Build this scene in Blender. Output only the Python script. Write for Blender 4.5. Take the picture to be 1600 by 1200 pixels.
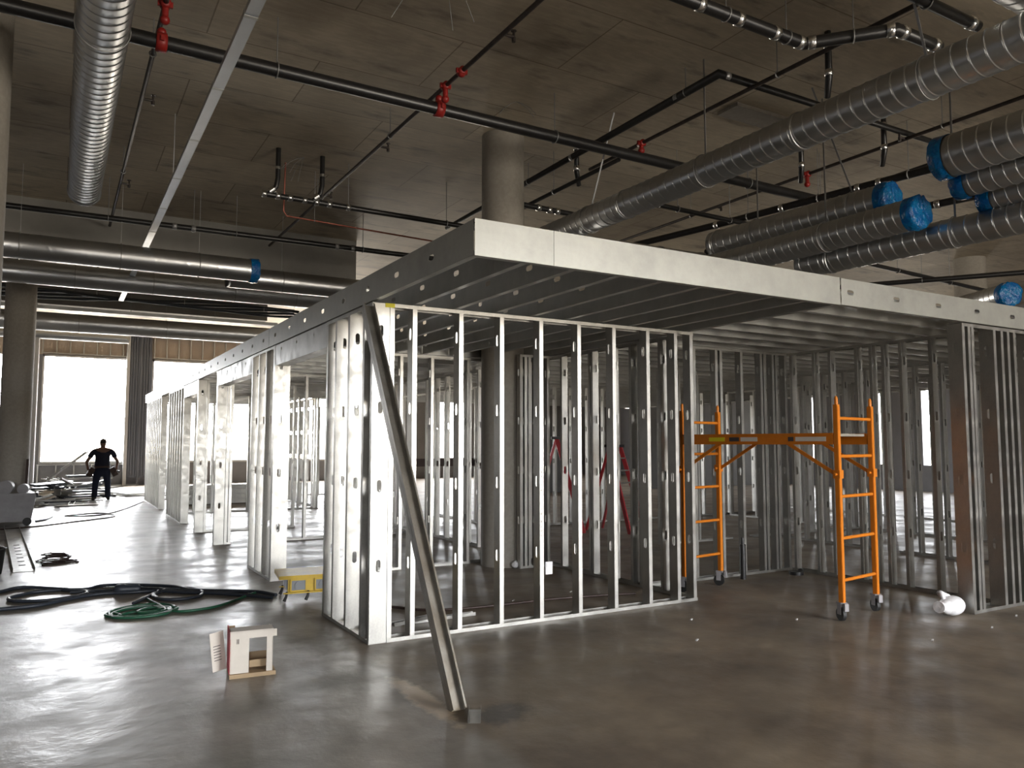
import bpy, math, random
from mathutils import Vector, Matrix
random.seed(7)
for o in list(bpy.data.objects): bpy.data.objects.remove(o)
S = bpy.context.scene
COL = S.collection

# ------------------------------------------------------------------ camera, sky, exposure
PITCH, YAW = math.radians(4.359), math.radians(30.231)
cd = bpy.data.cameras.new('camera'); cam = bpy.data.objects.new('camera', cd); COL.objects.link(cam)
cd.sensor_width = 36.0; cd.lens = 1220.0/1600.0*36.0; cd.clip_end = 300; cd.clip_start = 0.05
cam.location = (0, 0, 1.65); cam.rotation_euler = (math.pi/2+PITCH, 0, -YAW)
S.camera = cam
W = bpy.data.worlds.new('sky'); S.world = W; W.use_nodes = True
wn = W.node_tree.nodes; wl = W.node_tree.links
bg = wn['Background']; bg.inputs['Strength'].default_value = 15.0
tc = wn.new('ShaderNodeTexCoord'); sx = wn.new('ShaderNodeSeparateXYZ'); cr = wn.new('ShaderNodeValToRGB')
wl.new(tc.outputs['Generated'], sx.inputs[0]); wl.new(sx.outputs['Z'], cr.inputs[0]); wl.new(cr.outputs[0], bg.inputs[0])
mr_ = wn.new('ShaderNodeMapRange'); mr_.inputs[1].default_value = -1; mr_.inputs[2].default_value = 1; mr_.inputs[3].default_value = 26; mr_.inputs[4].default_value = 27
wl.new(sx.outputs['Y'], mr_.inputs[0]); wl.new(mr_.outputs[0], bg.inputs['Strength'])
cr.color_ramp.elements[0].position = 0.0; cr.color_ramp.elements[0].color = (0.50, 0.45, 0.38, 1)
cr.color_ramp.elements[1].position = 0.04; cr.color_ramp.elements[1].color = (0.95, 0.97, 1.0, 1)
S.view_settings.view_transform = 'Standard'; S.view_settings.look = 'None'
S.view_settings.gamma = 1.0; S.view_settings.use_curve_mapping = False
S.view_settings.exposure = 0.5
S.cycles.use_denoising = True
S.cycles.max_bounces = 8; S.cycles.diffuse_bounces = 5; S.cycles.glossy_bounces = 5
S.cycles.sample_clamp_indirect = 8.0
S.cycles.caustics_reflective = False; S.cycles.caustics_refractive = False

def portal(loc, rot, sx_, sy_):
    l = bpy.data.lights.new('daylight_portal', 'AREA'); l.shape = 'RECTANGLE'; l.size = sx_; l.size_y = sy_
    l.cycles.is_portal = True
    o = bpy.data.objects.new('daylight_portal', l); o.location = loc; o.rotation_euler = rot; COL.objects.link(o)

# ------------------------------------------------------------------ materials
def mat(name, color, rough=0.5, metal=0.0, noise=None, bump=None, spec=None, rvar=None, trans=0):
    """noise: list of (scale, strength, colour2, stretch) mixed into the base colour"""
    m = bpy.data.materials.new(name); m.use_nodes = True
    N, L = m.node_tree.nodes, m.node_tree.links
    b = N['Principled BSDF']
    b.inputs['Base Color'].default_value = (*color, 1); b.inputs['Roughness'].default_value = rough
    b.inputs['Metallic'].default_value = metal
    if trans: b.inputs['Transmission Weight'].default_value = trans
    if spec is not None: b.inputs['Specular IOR Level'].default_value = spec
    t = N.new('ShaderNodeTexCoord'); last = None
    for (sc, st, c2, stretch) in (noise or []):
        mp = N.new('ShaderNodeMapping'); mp.inputs['Scale'].default_value = stretch
        n = N.new('ShaderNodeTexNoise'); n.inputs['Scale'].default_value = sc; n.inputs['Detail'].default_value = 6
        n.inputs['Roughness'].default_value = 0.65
        r = N.new('ShaderNodeValToRGB'); r.color_ramp.elements[0].position = 0.38; r.color_ramp.elements[1].position = 0.66
        mu = N.new('ShaderNodeMath'); mu.operation = 'MULTIPLY'; mu.inputs[1].default_value = st
        mx = N.new('ShaderNodeMixRGB'); mx.inputs[2].default_value = (*c2, 1)
        L.new(t.outputs['Object'], mp.inputs[0]); L.new(mp.outputs[0], n.inputs['Vector']); L.new(n.outputs['Fac'], r.inputs[0])
        L.new(r.outputs[0], mu.inputs[0]); L.new(mu.outputs[0], mx.inputs[0])
        if last is None: mx.inputs[1].default_value = (*color, 1)
        else: L.new(last, mx.inputs[1])
        last = mx.outputs[0]
    if last is not None: L.new(last, b.inputs['Base Color'])
    if rvar:
        n = N.new('ShaderNodeTexNoise'); n.inputs['Scale'].default_value = rvar[0]; n.inputs['Detail'].default_value = 5
        mr = N.new('ShaderNodeMapRange'); mr.inputs[1].default_value = 0.35; mr.inputs[2].default_value = 0.65
        mr.inputs[3].default_value = rvar[1]; mr.inputs[4].default_value = rvar[2]
        L.new(t.outputs['Object'], n.inputs['Vector']); L.new(n.outputs['Fac'], mr.inputs[0]); L.new(mr.outputs[0], b.inputs['Roughness'])
    if bump:
        n = N.new('ShaderNodeTexNoise'); n.inputs['Scale'].default_value = bump[0]; n.inputs['Detail'].default_value = 4
        bp = N.new('ShaderNodeBump'); bp.inputs['Strength'].default_value = bump[1]; bp.inputs['Distance'].default_value = bump[2]
        L.new(t.outputs['Object'], n.inputs['Vector']); L.new(n.outputs['Fac'], bp.inputs['Height']); L.new(bp.outputs[0], b.inputs['Normal'])
    return m
ONE = (1, 1, 1)
GALV = mat('galvanised_steel', (0.43, 0.42, 0.39), 0.34, 0.92, [(7, 0.55, (0.29, 0.285, 0.27), (1, 1, 0.6)), (60, 0.35, (0.50, 0.49, 0.46), ONE)], (25, 0.15, 0.003), rvar=(9, 0.30, 0.46))
GALVB = mat('galvanised_joist_steel', (0.46, 0.46, 0.44), 0.40, 0.85, [(3, 0.6, (0.32, 0.32, 0.31), ONE), (30, 0.4, (0.42, 0.42, 0.40), ONE)], (12, 0.15, 0.004), rvar=(5, 0.31, 0.55))
RIM = mat('bright_rim_steel', (0.35, 0.35, 0.32), 0.45, 0.6, [(2, 0.6, (0.24, 0.24, 0.225), ONE), (9, 0.3, (0.42, 0.42, 0.385), ONE)], (12, 0.1, 0.003))
DUCT = mat('spiral_duct_steel', (0.58, 0.59, 0.60), 0.27, 0.97, [(3, 0.3, (0.46, 0.47, 0.48), ONE)], rvar=(3, 0.285, 0.35))
BLACK = mat('black_pipe', (0.012, 0.012, 0.013), 0.35, 0.0, [(20, 0.4, (0.03, 0.028, 0.026), ONE)])
IRON = mat('dark_sprinkler_pipe', (0.035, 0.028, 0.026), 0.45, 0.2, [(12, 0.5, (0.09, 0.07, 0.06), ONE)])
CLAMP = mat('bright_clamp', (0.75, 0.75, 0.74), 0.25, 1.0)
RED = mat('red_fitting', (0.30, 0.018, 0.014), 0.45, 0.0, [(14, 0.4, (0.25, 0.01, 0.01), ONE)])
COPPER = mat('copper_pipe', (0.30, 0.10, 0.07), 0.4, 0.6)
BLUE = mat('blue_plastic_wrap', (0.0, 0.09, 0.33), 0.18, 0.0, [(9, 0.6, (0.0, 0.22, 0.46), ONE)], (18, 0.9, 0.03))
ROD = mat('zinc_rod', (0.35, 0.35, 0.35), 0.45, 0.7)
ORANGE = mat('orange_paint', (0.62, 0.19, 0.012), 0.42, 0.0, [(16, 0.35, (0.48, 0.13, 0.01), ONE)])
PLY = mat('platform_board', (0.28, 0.26, 0.22), 0.7, 0.0, [(10, 0.5, (0.18, 0.16, 0.13), ONE)])
RUBBER = mat('black_rubber', (0.015, 0.015, 0.015), 0.6)
CORD = mat('dark_cord', (0.030, 0.037, 0.050), 0.42)
GREEN = mat('green_cord', (0.02, 0.10, 0.055), 0.42)
BROWNC = mat('brown_cord', (0.05, 0.03, 0.025), 0.5)
YELLOW = mat('yellow_paint', (0.62, 0.42, 0.035), 0.45, 0.0, [(12, 0.5, (0.45, 0.30, 0.05), ONE)])
YTAPE = mat('yellow_tape', (0.70, 0.62, 0.02), 0.5)
GREY = mat('grey_plastic', (0.30, 0.29, 0.30), 0.6, 0.0, [(5, 0.5, (0.20, 0.19, 0.20), ONE)])
OUTLET = mat('grey_outlet', (0.20, 0.21, 0.22), 0.4, 0.3)
CARD = mat('brown_cardboard', (0.42, 0.31, 0.19), 0.85, 0.0, [(8, 0.4, (0.32, 0.23, 0.14), ONE)])
WCARD = mat('white_printed_card', (0.68, 0.63, 0.56), 0.7, 0.0, [(9, 0.4, (0.56, 0.51, 0.45), ONE)])
REDC = mat('red_printed_card', (0.48, 0.03, 0.05), 0.6)
INK = mat('ink', (0.05, 0.04, 0.04), 0.7)
WPLAS = mat('white_plastic', (0.78, 0.78, 0.80), 0.3, 0.0, None, (22, 0.6, 0.02))
TAN = mat('tan_sheathing', (0.60, 0.50, 0.41), 0.8, 0.0, [(3, 0.4, (0.50, 0.42, 0.35), ONE)])
PANEL = mat('grey_sill_panel', (0.24, 0.24, 0.255), 0.7, 0.0, [(3, 0.4, (0.18, 0.18, 0.19), ONE)])
FRAMEM = mat('window_frame_paint', (0.55, 0.55, 0.55), 0.5)
SKIN = mat('skin', (0.20, 0.11, 0.08), 0.6)
SHIRT = mat('navy_shirt', (0.012, 0.014, 0.030), 0.9)
JEANS = mat('dark_jeans', (0.014, 0.02, 0.045), 0.9)
LEATHER = mat('brown_leather', (0.05, 0.03, 0.025), 0.7)
HAIR = mat('dark_hair', (0.02, 0.015, 0.012), 0.8)
LIFT = mat('red_lift_paint', (0.36, 0.03, 0.035), 0.5, 0.0, [(8, 0.4, (0.22, 0.02, 0.02), ONE)])
COLM = mat('cast_column_concrete', (0.31, 0.285, 0.25), 0.75, 0.0, [(1.5, 0.5, (0.22, 0.20, 0.175), (1, 1, 0.3)), (18, 0.3, (0.44, 0.42, 0.37), ONE)], (30, 0.2, 0.003))
BEAMM = mat('beam_concrete', (0.30, 0.29, 0.27), 0.8, 0.0, [(1.3, 0.6, (0.21, 0.20, 0.19), ONE)])

def floor_material():
    m = bpy.data.materials.new('power_trowelled_concrete'); m.use_nodes = True
    N, L = m.node_tree.nodes, m.node_tree.links; b = N['Principled BSDF']
    t = N.new('ShaderNodeTexCoord')
    def noise(sc, det=6, st=ONE):
        mp = N.new('ShaderNodeMapping'); mp.inputs['Scale'].default_value = st
        n = N.new('ShaderNodeTexNoise'); n.inputs['Scale'].default_value = sc; n.inputs['Detail'].default_value = det; n.inputs['Roughness'].default_value = 0.62
        L.new(t.outputs['Object'], mp.inputs[0]); L.new(mp.outputs[0], n.inputs['Vector']); return n.outputs['Fac']
    def ramp(src, a, b_, ca, cb):
        r = N.new('ShaderNodeValToRGB'); e = r.color_ramp.elements
        e[0].position = a; e[0].color = (*ca, 1); e[1].position = b_; e[1].color = (*cb, 1); L.new(src, r.inputs[0]); return r.outputs[0]
    def mix(f, c1, c2, k=None):
        x = N.new('ShaderNodeMixRGB')
        if isinstance(f, float): x.inputs[0].default_value = f
        else: L.new(f, x.inputs[0])
        for i, c in ((1, c1), (2, c2)):
            if isinstance(c, tuple): x.inputs[i].default_value = (*c, 1)
            else: L.new(c, x.inputs[i])
        return x.outputs[0]
    grey = ramp(noise(0.9), 0.35, 0.68, (0.19, 0.185, 0.165), (0.35, 0.32, 0.29))
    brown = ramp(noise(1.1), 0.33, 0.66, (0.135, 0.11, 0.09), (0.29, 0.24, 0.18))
    # joist-box shade painted in: browner, darker floor right of the partition line
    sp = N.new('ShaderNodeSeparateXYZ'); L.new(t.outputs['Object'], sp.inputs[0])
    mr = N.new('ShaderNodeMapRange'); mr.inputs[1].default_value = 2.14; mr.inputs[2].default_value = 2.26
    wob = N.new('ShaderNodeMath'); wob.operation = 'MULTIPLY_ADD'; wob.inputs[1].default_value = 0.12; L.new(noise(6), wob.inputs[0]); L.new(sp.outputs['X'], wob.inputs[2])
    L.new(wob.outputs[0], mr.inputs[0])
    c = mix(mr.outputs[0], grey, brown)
    fine = ramp(noise(2.6, 10, (1, 0.6, 1)), 0.40, 0.64, (0, 0, 0), (1, 1, 1))
    f2 = N.new('ShaderNodeMath'); f2.operation = 'MULTIPLY'; f2.inputs[1].default_value = 0.38; L.new(fine, f2.inputs[0])
    c = mix(f2.outputs[0], c, (0.14, 0.12, 0.10))
    # plaster dust round the foot of the brace
    def blob(cx, cy, rx, ry, rot):
        mp = N.new('ShaderNodeMapping'); mp.vector_type = 'TEXTURE'
        mp.inputs['Location'].default_value = (cx, cy, 0); mp.inputs['Rotation'].default_value = (0, 0, rot); mp.inputs['Scale'].default_value = (rx, ry, 1)
        L.new(t.outputs['Object'], mp.inputs[0])
        ln = N.new('ShaderNodeVectorMath'); ln.operation = 'LENGTH'; L.new(mp.outputs[0], ln.inputs[0])
        ad = N.new('ShaderNodeMath'); ad.operation = 'MULTIPLY_ADD'; ad.inputs[1].default_value = 1.6; L.new(noise(8, 6), ad.inputs[0]); L.new(ln.outputs['Value'], ad.inputs[2])
        r = N.new('ShaderNodeMapRange'); r.inputs[1].default_value = 1.5; r.inputs[2].default_value = 2.0; r.inputs[3].default_value = 0.85; r.inputs[4].default_value = 0
        L.new(ad.outputs[0], r.inputs[0]); return r.outputs[0]
    c = mix(blob(2.12, 4.78, 0.085, 0.50, 0.0), c, (0.60, 0.50, 0.38))
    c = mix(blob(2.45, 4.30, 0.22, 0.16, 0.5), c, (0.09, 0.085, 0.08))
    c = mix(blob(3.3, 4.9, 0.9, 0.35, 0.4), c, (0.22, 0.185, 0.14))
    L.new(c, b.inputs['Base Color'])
    rr = N.new('ShaderNodeMapRange'); rr.inputs[1].default_value = 0.38; rr.inputs[2].default_value = 0.62; rr.inputs[3].default_value = 0.285; rr.inputs[4].default_value = 0.48
    L.new(noise(1.7, 3), rr.inputs[0])
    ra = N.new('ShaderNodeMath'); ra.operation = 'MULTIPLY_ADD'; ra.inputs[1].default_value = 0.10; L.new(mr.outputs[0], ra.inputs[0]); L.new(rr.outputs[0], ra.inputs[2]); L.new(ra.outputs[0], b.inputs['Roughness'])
    bp = N.new('ShaderNodeBump'); bp.inputs['Strength'].default_value = 0.45; bp.inputs['Distance'].default_value = 0.012
    L.new(noise(5, 5, (1, 1, 1)), bp.inputs['Height']); L.new(bp.outputs[0], b.inputs['Normal'])
    return m

def slab_material():
    m = bpy.data.materials.new('board_formed_slab'); m.use_nodes = True
    N, L = m.node_tree.nodes, m.node_tree.links; b = N['Principled BSDF']; b.inputs['Roughness'].default_value = 0.62
    t = N.new('ShaderNodeTexCoord')
    def noise(sc, st=ONE, det=6):
        mp = N.new('ShaderNodeMapping'); mp.inputs['Scale'].default_value = st
        n = N.new('ShaderNodeTexNoise'); n.inputs['Scale'].default_value = sc; n.inputs['Detail'].default_value = det; n.inputs['Roughness'].default_value = 0.6
        L.new(t.outputs['Object'], mp.inputs[0]); L.new(mp.outputs[0], n.inputs['Vector']); return n.outputs['Fac']
    def ramp(src, *st):
        r = N.new('ShaderNodeValToRGB'); e = r.color_ramp.elements
        while len(e) < len(st): e.new(0.5)
        for k, (p, c) in enumerate(st): e[k].position = p; e[k].color = (*c, 1)
        L.new(src, r.inputs[0]); return r.outputs[0]
    def mixm(f, a, c2, mode='MIX'):
        x = N.new('ShaderNodeMixRGB'); x.blend_type = mode
        if isinstance(f, float): x.inputs[0].default_value = f
        else: L.new(f, x.inputs[0])
        L.new(a, x.inputs[1])
        if isinstance(c2, tuple): x.inputs[2].default_value = (*c2, 1)
        else: L.new(c2, x.inputs[2])
        return x.outputs[0]
    base = ramp(noise(0.45), (0.32, (0.36, 0.30, 0.225)), (0.52, (0.58, 0.505, 0.385)), (0.72, (0.70, 0.62, 0.48)))
    stain = ramp(noise(2.0, (0.5, 1.6, 1)), (0.56, (0, 0, 0)), (0.70, (0.75, 0.75, 0.75)))
    c = mixm(stain, base, (0.17, 0.145, 0.12))
    fine = ramp(noise(12, (0.3, 1.5, 1)), (0.45, (0.80, 0.80, 0.80)), (0.6, (1, 1, 1)))
    c = mixm(0.6, c, fine, 'MULTIPLY')
    gr = ramp(noise(0.9), (0.68, (0, 0, 0)), (0.76, (0.35, 0.35, 0.35)))
    c = mixm(gr, c, (0.10, 0.14, 0.07))
    br = N.new('ShaderNodeTexBrick'); br.offset = 0.5; br.inputs['Scale'].default_value = 1.0
    br.inputs['Brick Width'].default_value = 2.44; br.inputs['Row Height'].default_value = 1.22; br.inputs['Mortar Size'].default_value = 0.008
    br.inputs['Color1'].default_value = (1, 1, 1, 1); br.inputs['Color2'].default_value = (0.80, 0.80, 0.80, 1); br.inputs['Mortar'].default_value = (0.45, 0.42, 0.4, 1)
    L.new(t.outputs['Object'], br.inputs['Vector'])
    c = mixm(1.0, c, br.outputs['Color'], 'MULTIPLY')
    L.new(c, b.inputs['Base Color'])
    bp = N.new('ShaderNodeBump'); bp.inputs['Strength'].default_value = 0.3; bp.inputs['Distance'].default_value = 0.01
    L.new(noise(6), bp.inputs['Height']); L.new(bp.outputs[0], b.inputs['Normal'])
    return m

# ------------------------------------------------------------------ mesh helpers
class MB:
    def __init__(s): s.v = []; s.f = []; s.smooth = []
    def add(s, vs, fs, smooth=False):
        k = len(s.v); s.v += [tuple(p) for p in vs]; s.f += [tuple(i+k for i in f) for f in fs]; s.smooth += [smooth]*len(fs); return s
    def box(s, x0, y0, z0, x1, y1, z1, M=None):
        vs = [Vector(p) for p in ((x0,y0,z0),(x1,y0,z0),(x1,y1,z0),(x0,y1,z0),(x0,y0,z1),(x1,y0,z1),(x1,y1,z1),(x0,y1,z1))]
        if M is not None: vs = [M @ p for p in vs]
        return s.add(vs, [(0,3,2,1),(4,5,6,7),(0,1,5,4),(1,2,6,5),(2,3,7,6),(3,0,4,7)])
    def bar(s, a, b, w, h, roll=0.0):
        a, b = Vector(a), Vector(b); d = b-a; L = d.length
        q = d.to_track_quat('X', 'Z').to_matrix().to_4x4()
        M = Matrix.Translation(a) @ q @ Matrix.Rotation(roll, 4, 'X')
        return s.box(0, -w/2, -h/2, L, w/2, h/2, M)
    def tube(s, pts, r, seg=12, cap=True, closed=False):
        pts = [Vector(p) for p in pts]; n = len(pts); rs = r if isinstance(r, (list, tuple)) else [r]*n
        vs = []; prev = None
        for i, p in enumerate(pts):
            if closed: d = (pts[(i+1) % n]-pts[i-1])
            else: d = (pts[min(i+1, n-1)]-pts[max(i-1, 0)])
            d.normalize()
            if prev is None:
                u = d.orthogonal().normalized()
            else:
                u = (prev - d*prev.dot(d)).normalized()
            prev = u; w = d.cross(u)
            k = 1.0
            if 0 < i < n-1:
                a = (pts[i]-pts[i-1]).normalized(); c = (pts[i+1]-pts[i]).normalized(); k = 1/max(0.6, math.sqrt(max(0, (1+a.dot(c))/2)))
            for j in range(seg):
                t = 2*math.pi*j/seg; vs.append(p+(u*math.cos(t)+w*math.sin(t))*rs[i]*k)
        fs = []
        m = n if closed else n-1
        for i in range(m):
            for j in range(seg):
                a = i*seg+j; b = i*seg+(j+1) % seg; c = ((i+1) % n)*seg+(j+1) % seg; d = ((i+1) % n)*seg+j
                fs.append((a, b, c, d))
        s.add(vs, fs, True)
        if cap and not closed:
            s.add(vs[:seg], [tuple(reversed(range(seg)))]); s.add(vs[-seg:], [tuple(range(seg))])
        return s
    def ball(s, c, r, seg=12, rings=8, sc=(1,1,1)):
        vs = [Vector((0,0,1))]
        for i in range(1, rings):
            a = math.pi*i/rings
            for j in range(seg): t = 2*math.pi*j/seg; vs.append(Vector((math.sin(a)*math.cos(t), math.sin(a)*math.sin(t), math.cos(a))))
        vs.append(Vector((0,0,-1))); fs = []
        for j in range(seg): fs.append((0, 1+j, 1+(j+1) % seg))
        for i in range(rings-2):
            for j in range(seg): a = 1+i*seg+j; b = 1+i*seg+(j+1) % seg; fs.append((a, a+seg, b+seg, b))
        k = 1+(rings-2)*seg; e = len(vs)-1
        for j in range(seg): fs.append((k+j, e, k+(j+1) % seg))
        return s.add([Vector(c)+Vector((p.x*r*sc[0], p.y*r*sc[1], p.z*r*sc[2])) for p in vs], fs, True)
    def sheet(s, O, U, V, L_, H_, holes=(), n=10):
        """flat plate L_ x H_ spanned by U,V from O with slotted holes (cu, cv, hu, hv) all on one row or column"""
        O, U, V = Vector(O), Vector(U), Vector(V)
        P = lambda u, v: O+U*u+V*v
        def q(u0, v0, u1, v1): s.add([P(u0,v0),P(u1,v0),P(u1,v1),P(u0,v1)], [(0,1,2,3)])
        if not holes: q(0, 0, L_, H_); return s
        last = 0
        for (cu, cv, hu, hv) in sorted(holes):
            m = 0.012; a, b = cu-hu-m, cu+hu+m; c, d = cv-hv-m, cv+hv+m
            if a > last: q(last, 0, a, H_)
            last = b
            if c > 0: q(a, 0, b, c)
            if d < H_: q(a, d, b, H_)
            inner = []; r = min(hu, hv)
            for (sx_, sy_, t0) in ((1,1,0),(-1,1,90),(-1,-1,180),(1,-1,270)):
                for k in range(4):
                    t = math.radians(t0+30*k); inner.append((cu+sx_*(hu-r)+r*math.cos(t), cv+sy_*(hv-r)+r*math.sin(t)))
            outer = []
            for (x, y) in inner:
                dx, dy = x-cu, y-cv; k = min((hu+m)/abs(dx) if abs(dx) > 1e-9 else 1e9, (hv+m)/abs(dy) if abs(dy) > 1e-9 else 1e9)
                outer.append((cu+dx*k, cv+dy*k))
            N_ = len(inner)
            # put the four rectangle corners into the outer ring as extra triangles
            s.add([P(*p) for p in inner]+[P(*p) for p in outer], [(i, (i+1) % N_, N_+(i+1) % N_, N_+i) for i in range(N_)])
            for i in range(N_):
                x1, y1 = outer[i]; x2, y2 = outer[(i+1) % N_]
                if abs(x1-x2) > 1e-6 and abs(y1-y2) > 1e-6:
                    cx = cu+math.copysign(hu+m, x1+x2-2*cu); cy = cv+math.copysign(hv+m, y1+y2-2*cv)
                    s.add([P(x1,y1), P(x2,y2), P(cx,cy)], [(0,1,2)])
        if last < L_: q(last, 0, L_, H_)
        return s
    def mesh(s, name, m, solid=0):
        me = bpy.data.meshes.new(name); me.from_pydata([tuple(p) for p in s.v], [], s.f)
        me.polygons.foreach_set('use_smooth', s.smooth); me.materials.append(m); me.update()
        if solid:
            o = bpy.data.objects.new('tmp', me); COL.objects.link(o)
            w = o.modifiers.new('w', 'WELD'); w.merge_threshold = 0.0005
            md = o.modifiers.new('s', 'SOLIDIFY'); md.thickness = solid; md.offset = 0
            dg = bpy.context.evaluated_depsgraph_get(); dg.update()
            me2 = bpy.data.meshes.new_from_object(o.evaluated_get(dg)); me2.name = name
            bpy.data.objects.remove(o); return me2
        return me
def obj(name, me, parent=None, loc=(0,0,0), rot=(0,0,0), label=None):
    o = bpy.data.objects.new(name, me); COL.objects.link(o); o.location = loc; o.rotation_euler = rot
    if parent is not None: o.parent = parent
    if label: o['label'] = label
    return o
def part(name, mb, m, parent, loc=(0,0,0), rot=(0,0,0), label=None, solid=0):
    return obj(name, mb.mesh(name, m, solid), parent, loc, rot, label)
def tag(o, label, cat, group=None, kind=None):
    o['label'] = label; o['category'] = cat
    if group: o['group'] = group
    if kind: o['kind'] = kind
    return o
def thing(name, label, cat, loc=(0,0,0), rz=0.0, group=None):
    o = bpy.data.objects.new(name, None); COL.objects.link(o); o.location = loc; o.rotation_euler = (0, 0, rz)
    o.empty_display_size = 0.1
    return tag(o, label, cat, group)
def struct(name, mb, m, label=None):
    o = obj(name, mb.mesh(name, m)); o['kind'] = 'structure'
    if label: o['label'] = label
    return o

# ------------------------------------------------------------------ the room
CEIL = 6.0; FAR = 34.7
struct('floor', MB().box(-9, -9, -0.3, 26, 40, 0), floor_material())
struct('ceiling', MB().box(-9, -9, CEIL, 26, 36, CEIL+0.4), slab_material())
# far window wall: openings between piers
wins = [(-2.4, -1.02), (-0.55, 2.42), (3.28, 7.4), (8.3, 12.6), (15.8, 17.6)]
ZS, ZH = 0.92, 5.06
edges = [-9]+[e for w_ in wins for e in w_]+[26]
hd = MB()
hd.box(-9, FAR+0.04, ZH, 26, FAR+0.30, CEIL)
struct('wall_far', hd, TAN)
si = MB(); si.box(-9, FAR+0.04, 0, 26, FAR+0.30, ZS)
struct('wall_far_sill', si, PANEL)
pm = MB()
for i in range(0, len(edges), 2): pm.box(edges[i], FAR+0.02, ZS, edges[i+1], FAR+0.30, ZH)
struct('wall_far_pier', pm, PANEL)
for i, (a, b) in enumerate(wins):
    w_ = MB(); y0, y1 = FAR-0.02, FAR+0.16
    w_.box(a, y0, ZS, a+0.07, y1, ZH); w_.box(b-0.07, y0, ZS, b, y1, ZH); w_.box(a, y0, ZH-0.07, b, y1, ZH); w_.box(a, y0, ZS-0.04, b, y1, ZS+0.04)
    struct('window_%d' % (i+1), w_, FRAMEM)
    portal(((a+b)/2, FAR+0.1, (ZS+ZH)/2), (-math.pi/2, 0, 0), b-a, ZH-ZS)
# side and rear walls with the openings that light the room
lw = MB()
lo = []
ys = [-9]+[e for w_ in lo for e in w_]+[FAR+0.3]
for i in range(0, len(ys), 2): lw.box(-9.3, ys[i], 0, -9.0, ys[i+1], CEIL)
for a, b in lo:
    lw.box(-9.3, a, 0, -9, b, 0.9); lw.box(-9.3, a, 5.0, -9, b, CEIL); portal((-9.1, (a+b)/2, 2.95), (0, -math.pi/2, 0), 4.1, b-a)
struct('wall_left', lw, PANEL)
bw = MB(); bo = [(-3.5, -1.8), (6.5, 13.5)]; xs = [-9]+[e for w_ in bo for e in w_]+[26]  # rear openings added out of view, placed to light the steel faces
for i in range(0, len(xs), 2): bw.box(xs[i], -9.3, 0, xs[i+1], -9.0, CEIL)
for a, b in bo:
    bw.box(a, -9.3, 0, b, -9, 0.05); bw.box(a, -9.3, 4.4, b, -9, CEIL); portal(((a+b)/2, -9.1, 2.2), (math.pi/2, 0, 0), b-a, 4.3)
struct('wall_back', bw, PANEL)
rw = MB(); ro = [(15.7, 16.3), (17.5, 18.1), (20.3, 20.9)]; struct('wall_added_shade', MB().box(12.9, 22.3, 0, 15.0, 22.8, CEIL).box(18.6, 22.3, 0, 26, 22.8, CEIL), mat('added_shade_wall', (0.12, 0.115, 0.11), 0.85, 0.0, [(2, 0.5, (0.08, 0.08, 0.078), ONE)]))  # dark wall added to keep window light out of the deep interior
ys = [-9]+[e for w_ in ro for e in w_]+[FAR+0.3]
for i in range(0, len(ys), 2): rw.box(26, ys[i], 0, 26.3, ys[i+1], CEIL)
for a, b in ro:
    rw.box(26, a, 0, 26.3, b, 0.9); rw.box(26, a, 3.6, 26.3, b, CEIL); portal((26.1, (a+b)/2, 2.25), (0, math.pi/2, 0), 2.7, b-a)
struct('wall_right', rw, PANEL)
# dropped concrete beams across the far end
struct('trim_1', MB().box(-9, 16.0, 5.15, 5.44, 16.5, CEIL-0.001), BEAMM)
struct('trim_2', MB().box(-9, 24.0, 5.36, 5.4, 24.5, CEIL-0.001), BEAMM)
def column(x, y, r, label, z1=CEIL):
    m = MB(); n = 36
    m.tube([(0,0,0),(0,0,z1)], r, n)
    for z in (1.5, 3.0, 4.5): m.tube([(0,0,z-0.004),(0,0,z+0.004)], r+0.003, n, cap=False)
    o = obj('concrete_column', m.mesh('concrete_column', COLM), None, (x, y, 0)); tag(o, label, 'column')
column(5.34, 9.42, 0.30, 'round concrete column rising behind the corner of the steel ceiling frame')
column(-0.80, 8.75, 0.30, 'round concrete column cut off by the left edge of the photo')
column(-0.78, 20.2, 0.30, 'round concrete column behind the grey tub at the far left')
column(18.5, 10.27, 0.34, 'round concrete column standing beyond the ducts at the far right')

# ------------------------------------------------------------------ steel framing
T = 0.0014
def stud_mesh(w, f=0.041, h=2.84, holes=True, lip=0.012, zs=(0.63, 1.29, 1.95, 2.60)):
    m = MB()
    hl = [(z, w/2, 0.052, 0.020) for z in zs if z < h-0.1] if holes else []
    m.sheet((0,0,0), (0,0,1), (0,1,0), h, w, hl)
    m.sheet((0,0,0), (1,0,0), (0,0,1), f, h); m.sheet((0,w,0), (1,0,0), (0,0,1), f, h)
    m.sheet((f,0,0), (0,1,0), (0,0,1), lip, h); m.sheet((f,w-lip,0), (0,1,0), (0,0,1), lip, h)
    return m.mesh('stud', GALV, T)
STUD = {92: stud_mesh(0.092), 125: stud_mesh(0.112), 150: stud_mesh(0.150, 0.045)}
STUDP = {92: stud_mesh(0.092, holes=False), 150: stud_mesh(0.150, 0.045, holes=False)}
def track_mb(L_, w, leg=0.032, up=True):
    m = MB(); s_ = 1 if up else -1; e = 0.002
    m.sheet((0,-e,0), (1,0,0), (0,1,0), L_, w+2*e)
    m.sheet((0,-e,0), (1,0,0), (0,0,s_), L_, leg); m.sheet((0,w+e,0), (1,0,0), (0,0,s_), L_, leg)
    return m
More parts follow.
